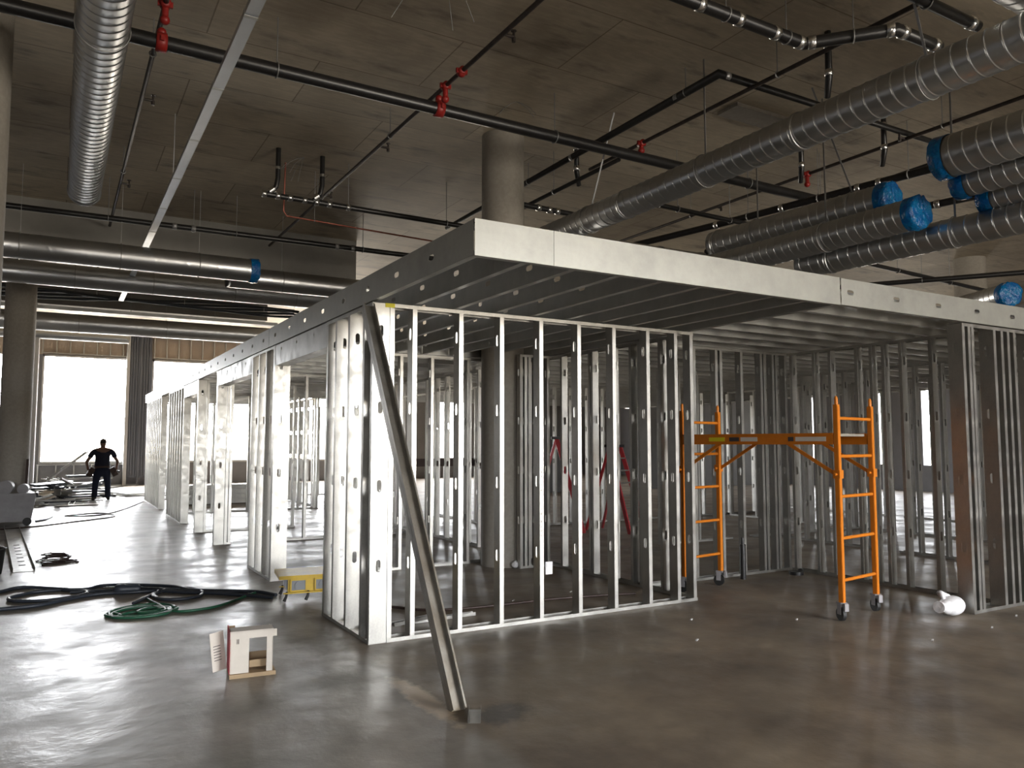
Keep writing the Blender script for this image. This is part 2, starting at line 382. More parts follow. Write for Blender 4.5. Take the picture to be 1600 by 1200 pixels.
def stud_wall(label, loc, rz, length, wk, xs, extra=None, gaps=(), flip=()):
    """loc = near left corner; local x along the wall, local y through it"""
    w = {92: 0.092, 125: 0.112, 150: 0.150}[wk]
    t = thing('stud_wall', label, 'stud wall', (loc[0], loc[1], 0), rz)
    segs = []; a = 0
    for g0, g1 in gaps: segs.append((a, g0)); a = g1
    segs.append((a, length))
    for a, b in segs:
        if b-a > 0.02: part('bottom_track', track_mb(b-a, w), GALV, t, (a, 0, 0.002), solid=T)
    part('top_track', track_mb(length, w, up=False), GALV, t, (0, 0, 2.848), solid=T)
    for i, x in enumerate(xs):
        if any(g0+0.02 < x < g1-0.04 for g0, g1 in gaps): continue
        s_ = obj('stud', STUD[wk], t, (x, 0, 0.004))
        if i in flip: s_.rotation_euler = (0, 0, math.pi); s_.location = (x+0.045, w, 0.004)
    return t
def rng(a, b, d):
    out = []; x = a
    while x < b-1e-6: out.append(round(x, 3)); x += d
    return out
R90 = math.pi/2
fw = stud_wall('stud wall along the front of the framed room, between the corner brace and the orange scaffold', (2.435, 6.25), 0, 3.47, 125,
          [0.0, 0.21, 0.66, 1.08, 1.51, 1.95, 2.38, 2.82, 3.20, 3.42])
part('tape', MB().box(0, 0, 0, 0.085, 0.003, 0.036), YTAPE, fw, (-0.045, -0.006, 2.812), label='yellow tape on the top track at the corner')
part('cover_plate', MB().box(0, 0, 0, 0.075, 0.02, 0.115).box(0.01, -0.004, 0.01, 0.065, 0.0, 0.105), WPLAS, fw, (1.565, -0.012, 0.43), label='small white cover plate on a stud')
# handwriting on the fourth stud's flange
ink = MB()
for z0, n_ in ((1.20, 6), (0.98, 2), (0.78, 4)):
    for k in range(n_):
        zz = z0+k*0.042; x = 1.512+random.uniform(0.004, 0.008)
        pts = [(x+0.010*math.sin(q*1.9+k)+0.010, -0.0035, zz+q*0.005) for q in range(6)]
        ink.tube(pts, 0.0016, 5)
part('pencil_marks', ink, INK, fw, label='dark handwriting on the stud')
stud_wall('bright stud wall end panel at the left corner behind the diagonal brace', (2.43, 6.25), R90, 1.30, 150, [0.0, 0.20, 0.60, 0.98, 1.25])
stud_wall('stud wall panel on the long left side just past the yellow power box', (2.43, 9.66), R90, 1.30, 150, [0.0, 0.045, 0.45, 0.85, 1.25])
stud_wall('stud wall panel on the left side with the third doorway before it', (2.43, 17.5), R90, 2.45, 150, [0.0, 0.4, 0.8, 1.2, 1.6, 2.0, 2.4])
stud_wall('farthest stud wall panel on the left side, nearest the standing person', (2.43, 21.56), R90, 3.6, 150, rng(0, 3.56, 0.4)+[3.55])
# door headers on the left side
def header(label, y0, y1):
    t = thing('door_header', label, 'door header', (2.44, y0, 2.60), R90)
    hl = [(x, 0.18, 0.022, 0.018) for x in rng(0.45, y1-y0-0.1, 0.68)]
    m = MB(); L_ = y1-y0
    m.sheet((0, 0.158, 0), (1,0,0), (0,0,1), L_, 0.246, hl); m.sheet((0, 0, 0), (1,0,0), (0,0,1), L_, 0.246, hl)
    m.sheet((0, 0, 0), (1,0,0), (0,1,0), L_, 0.158)
    part('header_box', m, GALVB, t, solid=T)
header('punched steel header over the doorway next to the corner panel', 7.56, 9.65)
header('punched steel header over the wide doorway in the middle of the left side', 10.97, 13.55)
header('punched steel header over the far doorway of the left side', 15.72, 17.48)
# partitions
stud_wall('short cluster of studs closing off the concrete column inside the front room', (5.36, 8.98), 0, 0.50, 92, [0.0, 0.07, 0.13, 0.24, 0.30, 0.43])
stud_wall('back partition of the front room, beside the concrete column', (2.44, 9.72), 0, 3.4, 92, [0.0, 1.06, 1.50, 1.95, 2.50, 3.10, 3.16, 3.30, 3.36], gaps=[(1.54, 1.96)])
stud_wall('right side wall of the front room, behind the scaffold end of the front wall', (5.96, 6.375), R90, 3.3, 92, [0.22, 0.37, 0.73, 0.89, 1.25, 1.66, 1.72, 2.36, 2.98, 3.26])
stud_wall('stud wall at the back of the open bay behind the orange scaffold', (5.97, 7.12), 0, 2.43, 92, [0.0, 0.4, 0.75, 1.12, 1.20, 1.56, 1.92, 1.98, 2.14, 2.2, 2.38])
stud_wall('stud wall on the right side of the open bay, behind the white jug', (8.49, 4.62), R90, 2.5, 92, [0.20, 0.50, 0.86, 1.08, 1.24, 1.44, 1.82, 2.06, 2.42])
stud_wall('stud wall with a thick end post at the right edge of the photo', (7.74, 4.40), 0, 3.4, 150, [0.0, 0.10, 0.16, 0.56, 0.70, 0.82, 0.94, 1.3, 1.7, 2.1, 2.5, 2.9, 3.3])
stud_wall('partition closing the third room, its end post beside the wide doorway', (2.44, 13.56), 0, 3.4, 92, [0, 0.06, 0.9, 1.3, 1.7, 2.1, 2.5, 2.9, 3.3], gaps=[(0.11, 0.88)])
pe = stud_wall('tall end post panel on the left side past the wide doorway', (2.43, 13.56), R90, 0.12, 150, [0.0, 0.06])
stud_wall('end post panel on the left side where the fourth partition begins', (2.43, 15.60), R90, 0.12, 150, [0.0, 0.06])
stud_wall('fourth partition running in from the left side', (2.44, 15.62), 0, 3.4, 92, rng(0, 3.36, 0.41)+[3.35], gaps=[(1.7, 2.4)])
stud_wall('fifth partition running in from the left side', (2.44, 19.85), 0, 3.4, 92, rng(0, 3.36, 0.41)+[3.35])
stud_wall('last partition at the far end of the framed rooms', (2.44, 25.06), 0, 7.5, 92, rng(0, 7.4, 0.41)+[7.45], gaps=[(2.4, 3.4)])
stud_wall('corridor wall seen through the doorway of the front room', (5.96, 11.15), R90, 4.8, 92, rng(0, 4.75, 0.41)+[4.75], gaps=[(2.05, 2.9)])
stud_wall('corridor wall continuing deep inside towards the far windows', (5.96, 17.0), R90, 6.0, 92, rng(0, 5.95, 0.6)+[5.95], gaps=[(2.4, 3.6)])
stud_wall('inner stud wall behind the open bay, parallel to the bay wall', (8.6, 9.9), 0, 5.0, 92, rng(0, 4.95, 0.41)+[4.95], gaps=[(1.6, 2.1)])
stud_wall('inner stud wall beyond the right side of the open bay', (11.2, 5.0), R90, 4.8, 92, rng(0, 4.75, 0.41)+[4.75], gaps=[(2.4, 2.9)])
stud_wall('deep inner stud wall behind the red lift', (7.6, 13.4), 0, 7.4, 92, rng(0, 7.35, 0.41)+[7.35], gaps=[(4.5, 4.95)])
stud_wall('deep inner stud wall in the darkest part at the right', (13.6, 4.6), R90, 8.6, 92, rng(0, 8.55, 0.41)+[8.55], gaps=[(4.1, 4.55)])
stud_wall('inner cross wall far behind the right edge post', (11.4, 4.9), 0, 5.0, 92, rng(0, 4.95, 0.41)+[4.95])
stud_wall('deep stud wall facing the far right windows', (16.5, 5.5), R90, 9.6, 92, rng(0, 9.5, 0.41)+[9.55], gaps=[(5.3, 5.75)])
stud_wall('corridor wall on the inner side, seen past the concrete column', (7.7, 13.6), R90, 7.0, 92, rng(0, 6.9, 0.5)+[6.95], gaps=[(3.0, 4.5)])

# ------------------------------------------------------------------ lid of joists
def joist_mb(L_, d=0.235, f=0.050, holes=True, sgn=1, first=0.5, step=0.66):
    m = MB(); hl = [(x, d/2, 0.045, 0.021) for x in rng(first, L_-0.1, step)] if holes else []
    m.sheet((0,0,0), (1,0,0), (0,0,1), L_, d, hl)
    m.sheet((0,0,0), (1,0,0), (0,sgn,0), L_, f); m.sheet((0,0,d), (1,0,0), (0,sgn,0), L_, f)
    m.sheet((0,sgn*f,0), (1,0,0), (0,0,1), L_, 0.012); m.sheet((0,sgn*f,d-0.012), (1,0,0), (0,0,1), L_, 0.012)
    return m
JZ = 2.862
def lid(label, loc): return thing('ceiling_frame', label, 'ceiling frame', (loc[0], loc[1], JZ))
def put(t, name, me, x, y, rz=0.0, z=0.0, label=None): return obj(name, me, t, (x-t.location.x, y-t.location.y, z), (0, 0, rz), label)
JM = {}
def jm(L_, m_=None, **k):
    key = (round(L_, 3), m_, tuple(sorted(k.items())))
    if key not in JM: JM[key] = joist_mb(L_, **k).mesh('joist', m_ or GALVB, 0.0016)
    return JM[key]
c1 = lid('front left lid of steel joists over the framed room, with the smooth bright front track', (2.28, 4.39))
put(c1, 'front_track', jm(0.607, m_=RIM, holes=False, d=0.242), 2.28, 4.388, z=-0.004)
put(c1, 'front_track', jm(2.99, m_=RIM, holes=False, d=0.242), 2.89, 4.388, z=-0.004)
put(c1, 'edge_joist', jm(5.6, m_=RIM, first=0.66, sgn=-1), 2.278, 4.40, R90)
for i, x in enumerate(rng(2.66, 5.9, 0.40)):
    L_ = 5.3 if not 4.8 < x < 5.7 else 4.62
    put(c1, 'joist', jm(L_, first=0.35+0.22*(i % 3), sgn=-1), x, 4.42, R90)
put(c1, 'end_joist', jm(3.5, holes=False), 2.32, 9.74)
c2 = lid('right lid of steel joists over the open bay, with a punched front joist', (5.895, 4.39))
put(c2, 'front_joist', jm(3.0, m_=RIM, first=0.125, step=0.66), 5.895, 4.388)
put(c2, 'front_joist', jm(3.6, m_=RIM, first=0.4), 8.90, 4.388)
put(c2, 'side_joist', jm(5.3, holes=False), 5.90, 4.43, R90)
for i, y in enumerate(rng(4.78, 9.8, 0.40)): put(c2, 'joist', jm(6.6, first=0.5), 5.91, y)
c3 = lid('long left lid of joists running away to the far windows', (2.28, 9.78))
put(c3, 'edge_joist', jm(6.0, m_=RIM, first=0.3, sgn=-1), 2.278, 10.01, R90)
put(c3, 'edge_joist', jm(4.4, m_=RIM, first=0.3, sgn=-1), 2.278, 16.02, R90)
put(c3, 'edge_joist', jm(5.3, m_=RIM, first=0.3, sgn=-1), 2.278, 20.43, R90)
for y in rng(10.2, 25.8, 0.60): put(c3, 'joist', jm(3.55), 2.33, y)
c4 = lid('deep inner lid of joists over the rooms at the right', (5.91, 9.95))
for y in rng(10.2, 21.5, 0.60): put(c4, 'joist', jm(11.2), 5.95, y)
put(c4, 'side_joist', jm(11.5, holes=False), 17.2, 10.1, R90)
c5 = lid('inner lid of joists behind the right edge post', (12.6, 4.39))
for y in rng(4.42, 9.8, 0.60): put(c5, 'joist', jm(5.0), 12.6, y)

# ------------------------------------------------------------------ diagonal brace
br = thing('diagonal_brace', 'doubled steel stud leaning as a brace from the wall corner to the floor', 'brace', (2.215, 4.47, 0))
top = Vector((2.20, 6.16, 2.80)); bot = Vector((2.215, 4.47, 0.01)); d = (top-bot).normalized()
Lb = (top-bot).length
side = Vector((1, 0, 0)); nrm = d.cross(side).normalized(); side = nrm.cross(d).normalized()
def brace_stud(offn, sg):
    m = MB(); b0 = nrm*offn; h_ = 0.041
    m.sheet(b0-side*0.046, d, side, Lb, 0.092)
    for s_ in (-1, 1): m.sheet(b0+side*0.046*s_, d, nrm*sg, Lb, h_); m.sheet(b0+side*0.046*s_+nrm*sg*h_, d, -side*s_, Lb, 0.012)
    return m
part('stud', brace_stud(0.001, 1), GALV, br, solid=T); part('stud', brace_stud(-0.002, -1), GALV, br, solid=T)
ft = thing('track_offcut', 'short clear-edged track piece screwed to the floor at the foot of the brace', 'track piece', (2.23, 4.20, 0), R90-0.5)
part('track', track_mb(0.24, 0.07, leg=0.03), GALV, ft, (0, 0, 0.002), solid=T)

# ------------------------------------------------------------------ spiral ducts
def spiral_mb(L_, r, pitch=0.13, seg=32, ridge=0.006):
    m = MB(); per = [0, 0.03, 0.06, 0.09, 0.12, 0.16, 0.55, 0.96]; n = int(L_/pitch)+2; rows = []
    for i in range(-1, n):
        for q in per: rows.append((i+q, ridge if q in (0.06,) else ridge*0.6 if q in (0.03, 0.09) else 0))
    vs = []
    for (u, b) in rows:
        for j in range(seg+1):
            a = 2*math.pi*j/seg; x = min(max((u+j/seg)*pitch, 0), L_); vs.append((x, (r+b)*math.cos(a), (r+b)*math.sin(a)))
    fs = []
    for i in range(len(rows)-1):
        for j in range(seg): a = i*(seg+1)+j; fs.append((a, a+1, a+seg+2, a+seg+1))
    m.add(vs, fs, True); return m
def duct(label, p0, p1, r, pitch=0.13, caps=(), joints=(), hang=(), name='spiral_duct', ridge=0.006):
    p0, p1 = Vector(p0), Vector(p1); dv = p1-p0; L_ = dv.length
    t = thing(name, label, 'duct', p0)
    rz = math.atan2(dv.y, dv.x)
    q = (0, -math.asin(dv.z/L_), rz)
    part('duct_tube', spiral_mb(L_, r, pitch, ridge=ridge), DUCT, t, (0,0,0), q)
    dn = dv.normalized()
    for c in caps:
        pos = Vector((0,0,0)) if c == 0 else dv; s_ = -1 if c == 0 else 1
        m = MB(); n = 28; rings = [(-0.14*s_, r+0.012), (-0.08*s_, r+0.016), (0.0, r+0.012), (0.012*s_, r*0.96), (0.02*s_, r*0.6), (0.012*s_, r*0.25), (0.016*s_, 0.004)]
        vs = []
        rnd = random.Random(int(abs(p0.x*100)+c*7))
        for k, (x, rr) in enumerate(rings):
            for j in range(n):
                a = 2*math.pi*j/n; w_ = rnd.uniform(-0.008, 0.010) if 0 < k < 6 else 0
                vs.append((x+w_*1.2, (rr+w_)*math.cos(a), (rr+w_)*math.sin(a)))
        m.add(vs, [(k*n+j, k*n+(j+1) % n, (k+1)*n+(j+1) % n, (k+1)*n+j) for k in range(len(rings)-1) for j in range(n)], True)
        part('end_wrap', m, BLUE, t, pos, q, label='blue plastic wrap over the open end')
    for u in joints:
        m = MB().tube([dn*(u-0.02), dn*(u-0.016), dn*(u+0.016), dn*(u+0.02)], [r+0.004, r+0.013, r+0.013, r+0.004], 32, cap=False)
        part('joint_collar', m, DUCT, t)
    for (u, dx, dy) in hang:
        m = MB(); pos = dn*u; zt = CEIL-(p0.z+pos.z)
        m.bar(pos+Vector((0, 0, r*0.6)), pos+Vector((dx, dy, zt)), 0.022, 0.006)
        m.tube([pos+Vector((0, 0, 0))+(Vector((dn.y, -dn.x, 0))*math.cos(a)+Vector((0,0,1))*math.sin(a))*(r+0.012) for a in [2*math.pi*k/24 for k in range(24)]], 0.006, 5, closed=True)
        part('hanger', m, ROD, t)
    return t
duct('long spiral duct passing above the framed room from the column to the right edge', (6.19, 9.6, 4.70), (6.19, 1.0, 4.70), 0.175, 0.13, joints=[1.9, 4.6], hang=[(1.1, 0.0, -0.55), (3.3, 0, 0), (5.9, -0.4, 0.0)])
duct('shiny vertical-looking spiral duct with an open end at the upper left', (0.21, 12.2, 5.15), (0.21, -1.0, 5.15), 0.20, 0.13, joints=[0.03, 6.2], hang=[(5, 0, 0)])
duct('large spiral duct cutting across the top right corner above the long duct', (3.0, 3.05, 5.40), (14, 3.05, 5.40), 0.29, 0.15, hang=[(5, 0, 0)], joints=[4.6])
duct('spiral duct with an upright blue capped end, upper one of the pair in mid air', (8.46, 8.45, 4.62), (8.62, 5.66, 4.60), 0.205, 0.13, caps=(1,), joints=[0.1], hang=[(0.8, 0, 0), (2.3, -0.75, 0.0)])
duct('spiral duct with a crumpled blue cap, lower one of the pair in mid air', (8.20, 9.2, 4.22), (8.22, 5.06, 4.22), 0.18, 0.12, caps=(1,), hang=[(2.9, 0, 0)])
duct('dark spiral duct running just above the front rim at the right', (8.48, 6.9, 4.0), (8.72, 2.6, 4.0), 0.165, 0.14, joints=[0.45], hang=[(2, 0, 0)])
duct('wide spiral duct with a blue far end at the right edge, topmost of the stack', (7.85, 4.62, 4.60), (7.85, 1.5, 4.60), 0.215, 0.14, caps=(0,), hang=[(2, 0, 0)])
duct('small spiral duct with a blue far end, second in the stack at the right edge', (8.22, 4.66, 4.40), (8.22, 1.6, 4.40), 0.15, 0.12, caps=(0,))
duct('small spiral duct with a blue far end, third in the stack at the right edge', (8.58, 4.60, 4.27), (8.58, 1.6, 4.27), 0.13, 0.12, caps=(0,))
duct('slim spiral duct with a torn blue end beside the widest one at the right edge', (8.31, 4.25, 4.68), (8.31, 1.6, 4.68), 0.10, 0.12, caps=(0,))
duct('short plain duct joining the capped pair at the left', (5.90, 8.62, 4.32), (8.35, 8.62, 4.34), 0.18, 0.4, joints=[1.6, 2.4], ridge=0.001)
duct('spiral duct with a bright blue cap above the far right of the rim', (14.6, 8.3, 4.20), (14.0, 7.1, 4.20), 0.20, 0.14, caps=(1,))
duct('long cross duct with a blue cap at its right end, nearest cross duct', (-4.0, 14.1, 4.70), (2.98, 14.1, 4.70), 0.20, 0.5, caps=(1,), hang=[(3.4, 0, 0), (4.8, 0, 0), (6.0, 0, 0)], ridge=0.002)
duct('dark cross duct just behind the blue capped one, reaching the steel rim', (2.6, 14.9, 4.72), (6.3, 14.9, 4.72), 0.20, 0.5, hang=[(1.0, 0, 0)], ridge=0.002)
duct('olive-grey cross duct below the first concrete beam', (-4.0, 17.4, 4.92), (6.6, 17.4, 4.92), 0.22, 0.5, hang=[(4.2, 0, 0), (5.6, 0, 0), (7.2, 0, 0), (8.5, 0, 0)], ridge=0.002)
duct('farthest cross duct, in front of the window header', (-4.0, 23.2, 4.78), (5.5, 23.2, 4.78), 0.24, 0.5, hang=[(4.4, 0, 0), (6.5, 0, 0)], ridge=0.002)
duct('slim far cross duct with a glowing underside close to the windows', (-4.0, 27.5, 4.95), (1.9, 27.5, 4.95), 0.13, 0.5, ridge=0.002)

# long square conduit with joints
t = thing('steel_channel', 'straight pale steel channel crossing the ceiling at the upper left', 'channel', (1.2, 20.4, 5.0))
m = MB(); m.sheet((-0.05, 0, 0), (0,-1,0), (1,0,0), 20.6, 0.10); m.sheet((-0.05, 0, 0), (0,-1,0), (0,0,1), 20.6, 0.05); m.sheet((0.05, 0, 0), (0,-1,0), (0,0,1), 20.6, 0.05)
part('channel_body', m, DUCT, t, solid=0.002)
for k in range(14):
    part('joint_collar', MB().box(-0.054, -0.02, -0.004, 0.054, 0.02, 0.052), GALVB, t, (0, -1.2-1.45*k, 0))
for y in (3.0, 9.5, 15.5): part('hanger', MB().bar((0, -y, 0.05), (0, -y, 0.995), 0.01, 0.01), ROD, t)

# ------------------------------------------------------------------ pipes
def pipe(label, pts, r, m_, cat='pipe', name='pipe', coup=(), cm=None, hang=(), heads=(), reds=()):
    p0 = Vector(pts[0]); t = thing(name, label, cat, p0)
    rel = [Vector(p)-p0 for p in pts]
    part('pipe_run', MB().tube(rel, r, 16), m_, t)
    def along(u):
        for a, b in zip(rel[:-1], rel[1:]):
            L_ = (b-a).length
            if u <= L_: return a+(b-a)*(u/L_), (b-a).normalized()
            u -= L_
        return rel[-1], (rel[-1]-rel[-2]).normalized()
    for u in coup:
        p, dn = along(u); part('coupling', MB().tube([p-dn*0.035, p-dn*0.03, p+dn*0.03, p+dn*0.035], [r, r+0.010, r+0.010, r], 16), cm or CLAMP, t, label='bright metal coupling band')
    for u in hang:
        p, dn = along(u); zt = CEIL-p0.z
        mm = MB().tube([p, (p.x, p.y, zt)], 0.006, 6)
        s_ = Vector((dn.y, -dn.x, 0)) if abs(dn.z) < .9 else Vector((1,0,0))
        mm.tube([p+(s_*math.cos(a)+Vector((0,0,1))*math.sin(a))*(r+0.008) for a in [2*math.pi*k/16 for k in range(16)]], 0.007, 5, closed=True)
        part('hanger', mm, ROD, t)
    for u, dx, dy in heads:
        p, dn = along(u); e = p+Vector((dx, dy, 0))
        mm = MB().tube([p, e, e+Vector((0,0,0.06))], 0.014, 8); mm.tube([e+Vector((0,0,-0.05)), e], 0.02, 8); mm.tube([e+Vector((0,0,0.06)), e+Vector((0,0,0.066))], 0.03, 10)
        part('sprinkler_head', mm, IRON, t)
    for u, dz in reds:
        p, dn = along(u)
        mm = MB().tube([p-dn*0.05, p-dn*0.045, p+dn*0.045, p+dn*0.05], [r, r+0.022, r+0.022, r], 14)
        mm.tube([p, p+Vector((0,0,dz))], 0.03, 10); mm.ball(p+Vector((0,0,dz)), 0.045, 10, 6)
        s_ = Vector((dn.y, -dn.x, 0)); mm.bar(p-s_*(r+0.04), p+s_*(r+0.04), 0.03, 0.05)
        part('red_coupling', mm, RED, t, label='red grooved coupling')
    return t
pipe('thick black sprinkler main crossing the whole ceiling from upper left', [(-4, 7.80, 5.44), (11.5, 7.92, 5.44)], 0.070, BLACK, name='sprinkler_main', hang=[5.8, 9.2, 12.6], reds=[(7.62, 0.12), (4.72, 0.1)])
pipe('dark sprinkler branch line through the red fittings at the top centre', [(3.62, 2.5, 5.62), (3.60, 7.5, 5.62), (3.56, 15.8, 5.62)], 0.024, IRON, heads=[(3.86, 0.12, 0), (7.2, 0.13, 0), (9.6, 0.1, 0.0)], reds=[(5.15, -0.15), (4.75, -0.02)], hang=[2.6, 6.8, 10], name='sprinkler_branch')
pipe('dark sprinkler branch line at the upper left between the duct and the pale channel', [(0.71, 3.5, 5.62), (0.70, 15.8, 5.62)], 0.024, IRON, heads=[(6.2, 0.12, 0), (9.6, 0.12, 0)], reds=[(3.95, -0.15)], hang=[5, 9], name='sprinkler_branch')
pipe('dark sprinkler branch line with red valve behind the long duct', [(6.60, 3.4, 5.62), (6.55, 9.0, 5.62)], 0.024, IRON, reds=[(4.45, -0.1)], hang=[2.2], name='sprinkler_branch')
pipe('dark sprinkler branch line at the right beyond the long duct', [(9.45, 4.0, 5.62), (9.45, 13.5, 5.62)], 0.024, IRON, reds=[(3.55, -0.15)], heads=[(5.4, 0.12, 0), (2.0, -0.12, 0)], hang=[1.5, 6], name='sprinkler_branch')
pipe('black pipe bent at a right angle below the slab, top right of centre', [(6.21, 13.1, 5.70), (6.14, 6.02, 5.70), (10.15, 5.99, 5.70)], 0.036, BLACK, coup=[4.2, 6.4, 7.2, 9.2], cm=ROD, hang=[6.55, 9.6, 3.0], name='black_drain_pipe')
pipe('thick black drain pipe with an angled jog at the top right', [(2.2, 4.61, 5.3), (5.78, 4.61, 5.3), (6.28, 4.03, 5.3), (6.90, 4.02, 5.3)], 0.052, BLACK, coup=[2.3, 2.75, 3.2, 3.52, 3.65, 4.3, 4.44, 4.9], name='black_drain_pipe', hang=[2.6, 3.35, 4.0])
pipe('short thick black drain stub above the angled jog', [(5.2, 3.64, 5.3), (6.85, 3.64, 5.3)], 0.048, BLACK, coup=[1.55], name='black_drain_pipe', hang=[0.9])
d1 = pipe('black drain run with two upright branches, left of the concrete column', [(2.48, 11.5, 5.3), (6.6, 11.6, 5.3)], 0.042, BLACK, coup=[0.02, 0.22, 0.4, 0.62, 0.8, 1.0, 1.3], hang=[1.3, 3.0], name='black_drain_pipe')
for x in (0.10, 0.76):
    part('riser', MB().tube([(x-0.02, 0, 0), (x+0.08, -0.04, 0.12), (x+0.10, -0.05, 0.25), (x+0.10, -0.05, 0.70)], 0.036, 14), BLACK, d1)
    part('coupling', MB().tube([(x+0.0, -0.01, 0.04), (x+0.06, -0.035, 0.09)], 0.052, 14), CLAMP, d1, label='bright metal coupling band')
    part('coupling', MB().tube([(x+0.10, -0.05, 0.38), (x+0.10, -0.05, 0.42)], 0.042, 14), CLAMP, d1, label='bright metal coupling band')
pipe('thin red-brown copper pipe turning down from the slab, below the drain run', [(2.92, 12.0, 6.0), (2.92, 12.05, 5.25), (2.98, 12.1, 5.19), (6.2, 12.4, 5.19)], 0.013, COPPER, name='copper_pipe', hang=[1.3])
pipe('black pipe crossing in front of the first concrete beam', [(-4, 14.2, 5.32), (7, 14.0, 5.32)], 0.048, BLACK, coup=[5.6, 5.9, 8.4, 8.7], cm=ROD, hang=[4.6, 5.9, 6.6, 8.9], name='black_drain_pipe')
pipe('black horizontal pipe beyond the concrete column, left of the long duct', [(5.75, 9.9, 5.25), (7.1, 9.95, 5.25)], 0.042, BLACK, coup=[0.5, 0.7, 0.85], name='black_drain_pipe')
pipe('black pipe sloping away behind the column to the long duct', [(6.2, 11.5, 5.35), (6.3, 8.0, 5.40)], 0.030, BLACK, coup=[1.2], name='black_drain_pipe', hang=[2.0])
d2 = pipe('thick black drain line over the capped ducts at the right', [(8.95, 11.0, 5.25), (9.3, 9.2, 5.25), (9.95, 5.0, 5.25)], 0.055, BLACK, coup=[1.8, 3.0, 4.2, 4.5], hang=[2.4, 3.6, 4.9], name='black_drain_pipe')
pipe('second black drain line lower behind the blue caps', [(9.3, 9.5, 4.85), (10.4, 4.6, 4.85)], 0.050, BLACK, coup=[3.2, 3.4, 3.6], name='black_drain_pipe', hang=[2.0])
pipe('black cross pipe below the long duct, right of the column', [(6.9, 8.5, 5.1), (10.2, 8.6, 5.1)], 0.036, BLACK, coup=[0.5, 2.8], name='black_drain_pipe', hang=[0.9, 2.0])
pipe('thin black pipe high above the stack of blue-ended ducts', [(9.0, 3.5, 5.6), (10.4, 3.6, 5.6), (10.6, 7.2, 5.6)], 0.024, BLACK, name='sprinkler_branch', heads=[(1.0, 0.1, 0), (3.2, 0.1, 0)])
for (x, y, lab) in ((8.9, 7.2, 'black pipe dropping from the slab, left of the blue-ended stack'), (9.3, 6.2, 'black pipe dropping from the slab above the blue caps'), (6.9, 5.2, 'black pipe stub dropping from the slab just above the long duct'), (6.25, 8.9, 'black drop pipe from the slab between column and long duct')):
    pipe(lab, [(x, y, 6.0), (x, y, 5.5), (x+0.12, y+0.12, 5.36)], 0.034, BLACK, coup=[0.15, 0.45], name='drop_pipe')
pipe('crossing black pipes in front of the right-hand column', [(12.0, 9.0, 5.0), (17.5, 9.4, 5.0)], 0.04, BLACK, name='black_drain_pipe', hang=[2, 4])
pipe('long black pipe passing the right-hand column towards the right edge', [(12.6, 12.5, 4.9), (16.2, 7.2, 4.9)], 0.05, BLACK, name='black_drain_pipe', hang=[2, 4], coup=[3])
# cable bundles at the far end
for k, (y, z, lab) in enumerate(((20.4, 4.98, 'sagging bundle of dark cables hung below the second beam'), (20.9, 5.08, 'second sagging cable bundle just above the first'))):
    m = MB()
    for q in range(5):
        m.tube([(x*0.5, random.uniform(-0.05, 0.05), 0.06*math.sin(x*0.6+q)+0.03*q) for x in range(0, 21)], 0.022, 6)
    b_ = thing('cable_bundle', lab, 'cable bundle', (-4.6, y, z)); part('cables', m, CORD, b_, label=None)
    for q in range(5): part('hanger', MB().tube([(1.5+q*1.9, 0, 0.05), (1.5+q*1.9, 0, CEIL-z)], 0.008, 6), ROD, b_)
t = thing('strip_light', 'long slim strip of steel tray below the cable bundles at the far end', 'tray', (-3.5, 21.4, 4.84))
m = MB(); m.sheet((0,0,0), (1,0,0), (0,1,0), 8.6, 0.3); m.sheet((0,0,0), (1,0,0), (0,0,1), 8.6, 0.08); m.sheet((0,0.3,0), (1,0,0), (0,0,1), 8.6, 0.08)
part('tray_body', m, GALVB, t, solid=0.003); t.name = 'cable_tray'
for q in range(4): part('hanger', MB().bar((1+2*q, 0.15, 0), (1+2*q, 0.15, CEIL-4.84), 0.012, 0.012), ROD, t)
# frayed tie wires hanging from the slab
def wires(x, y, n, lab, s_=1.0):
    m = MB(); rr = random.Random(int(x*100))
    for k in range(n):
        a = rr.uniform(0, 6.28); l = rr.uniform(0.2, 0.45)*s_
        m.tube([(0,0,0), (math.cos(a)*l*0.3, math.sin(a)*l*0.3, -0.05*s_), (math.cos(a)*l*0.7, math.sin(a)*l*0.7, -0.16*s_), (math.cos(a)*l, math.sin(a)*l, -0.30*s_)], 0.0035, 5)
    tag(obj('tie_wire', m.mesh('tie_wire', ROD), None, (x, y, CEIL-0.012)), lab, 'wire')
wires(2.85, 6.15, 7, 'loose tie wires spraying down from the slab at the top centre', 1.3)
wires(3.1, 11.6, 5, 'loose tie wires on the slab above the two upright drain branches')
wires(4.9, 8.3, 3, 'tuft of tie wires on the slab left of the column head', 0.7)
# ceiling patch
tag(obj('ceiling_patch', MB().box(0, 0, 0, 1.15, 0.35, 0.05).mesh('ceiling_patch', COLM), None, (7.35, 6.9, CEIL-0.05)), 'pale rectangular concrete patch on the slab beside the long duct', 'concrete patch')

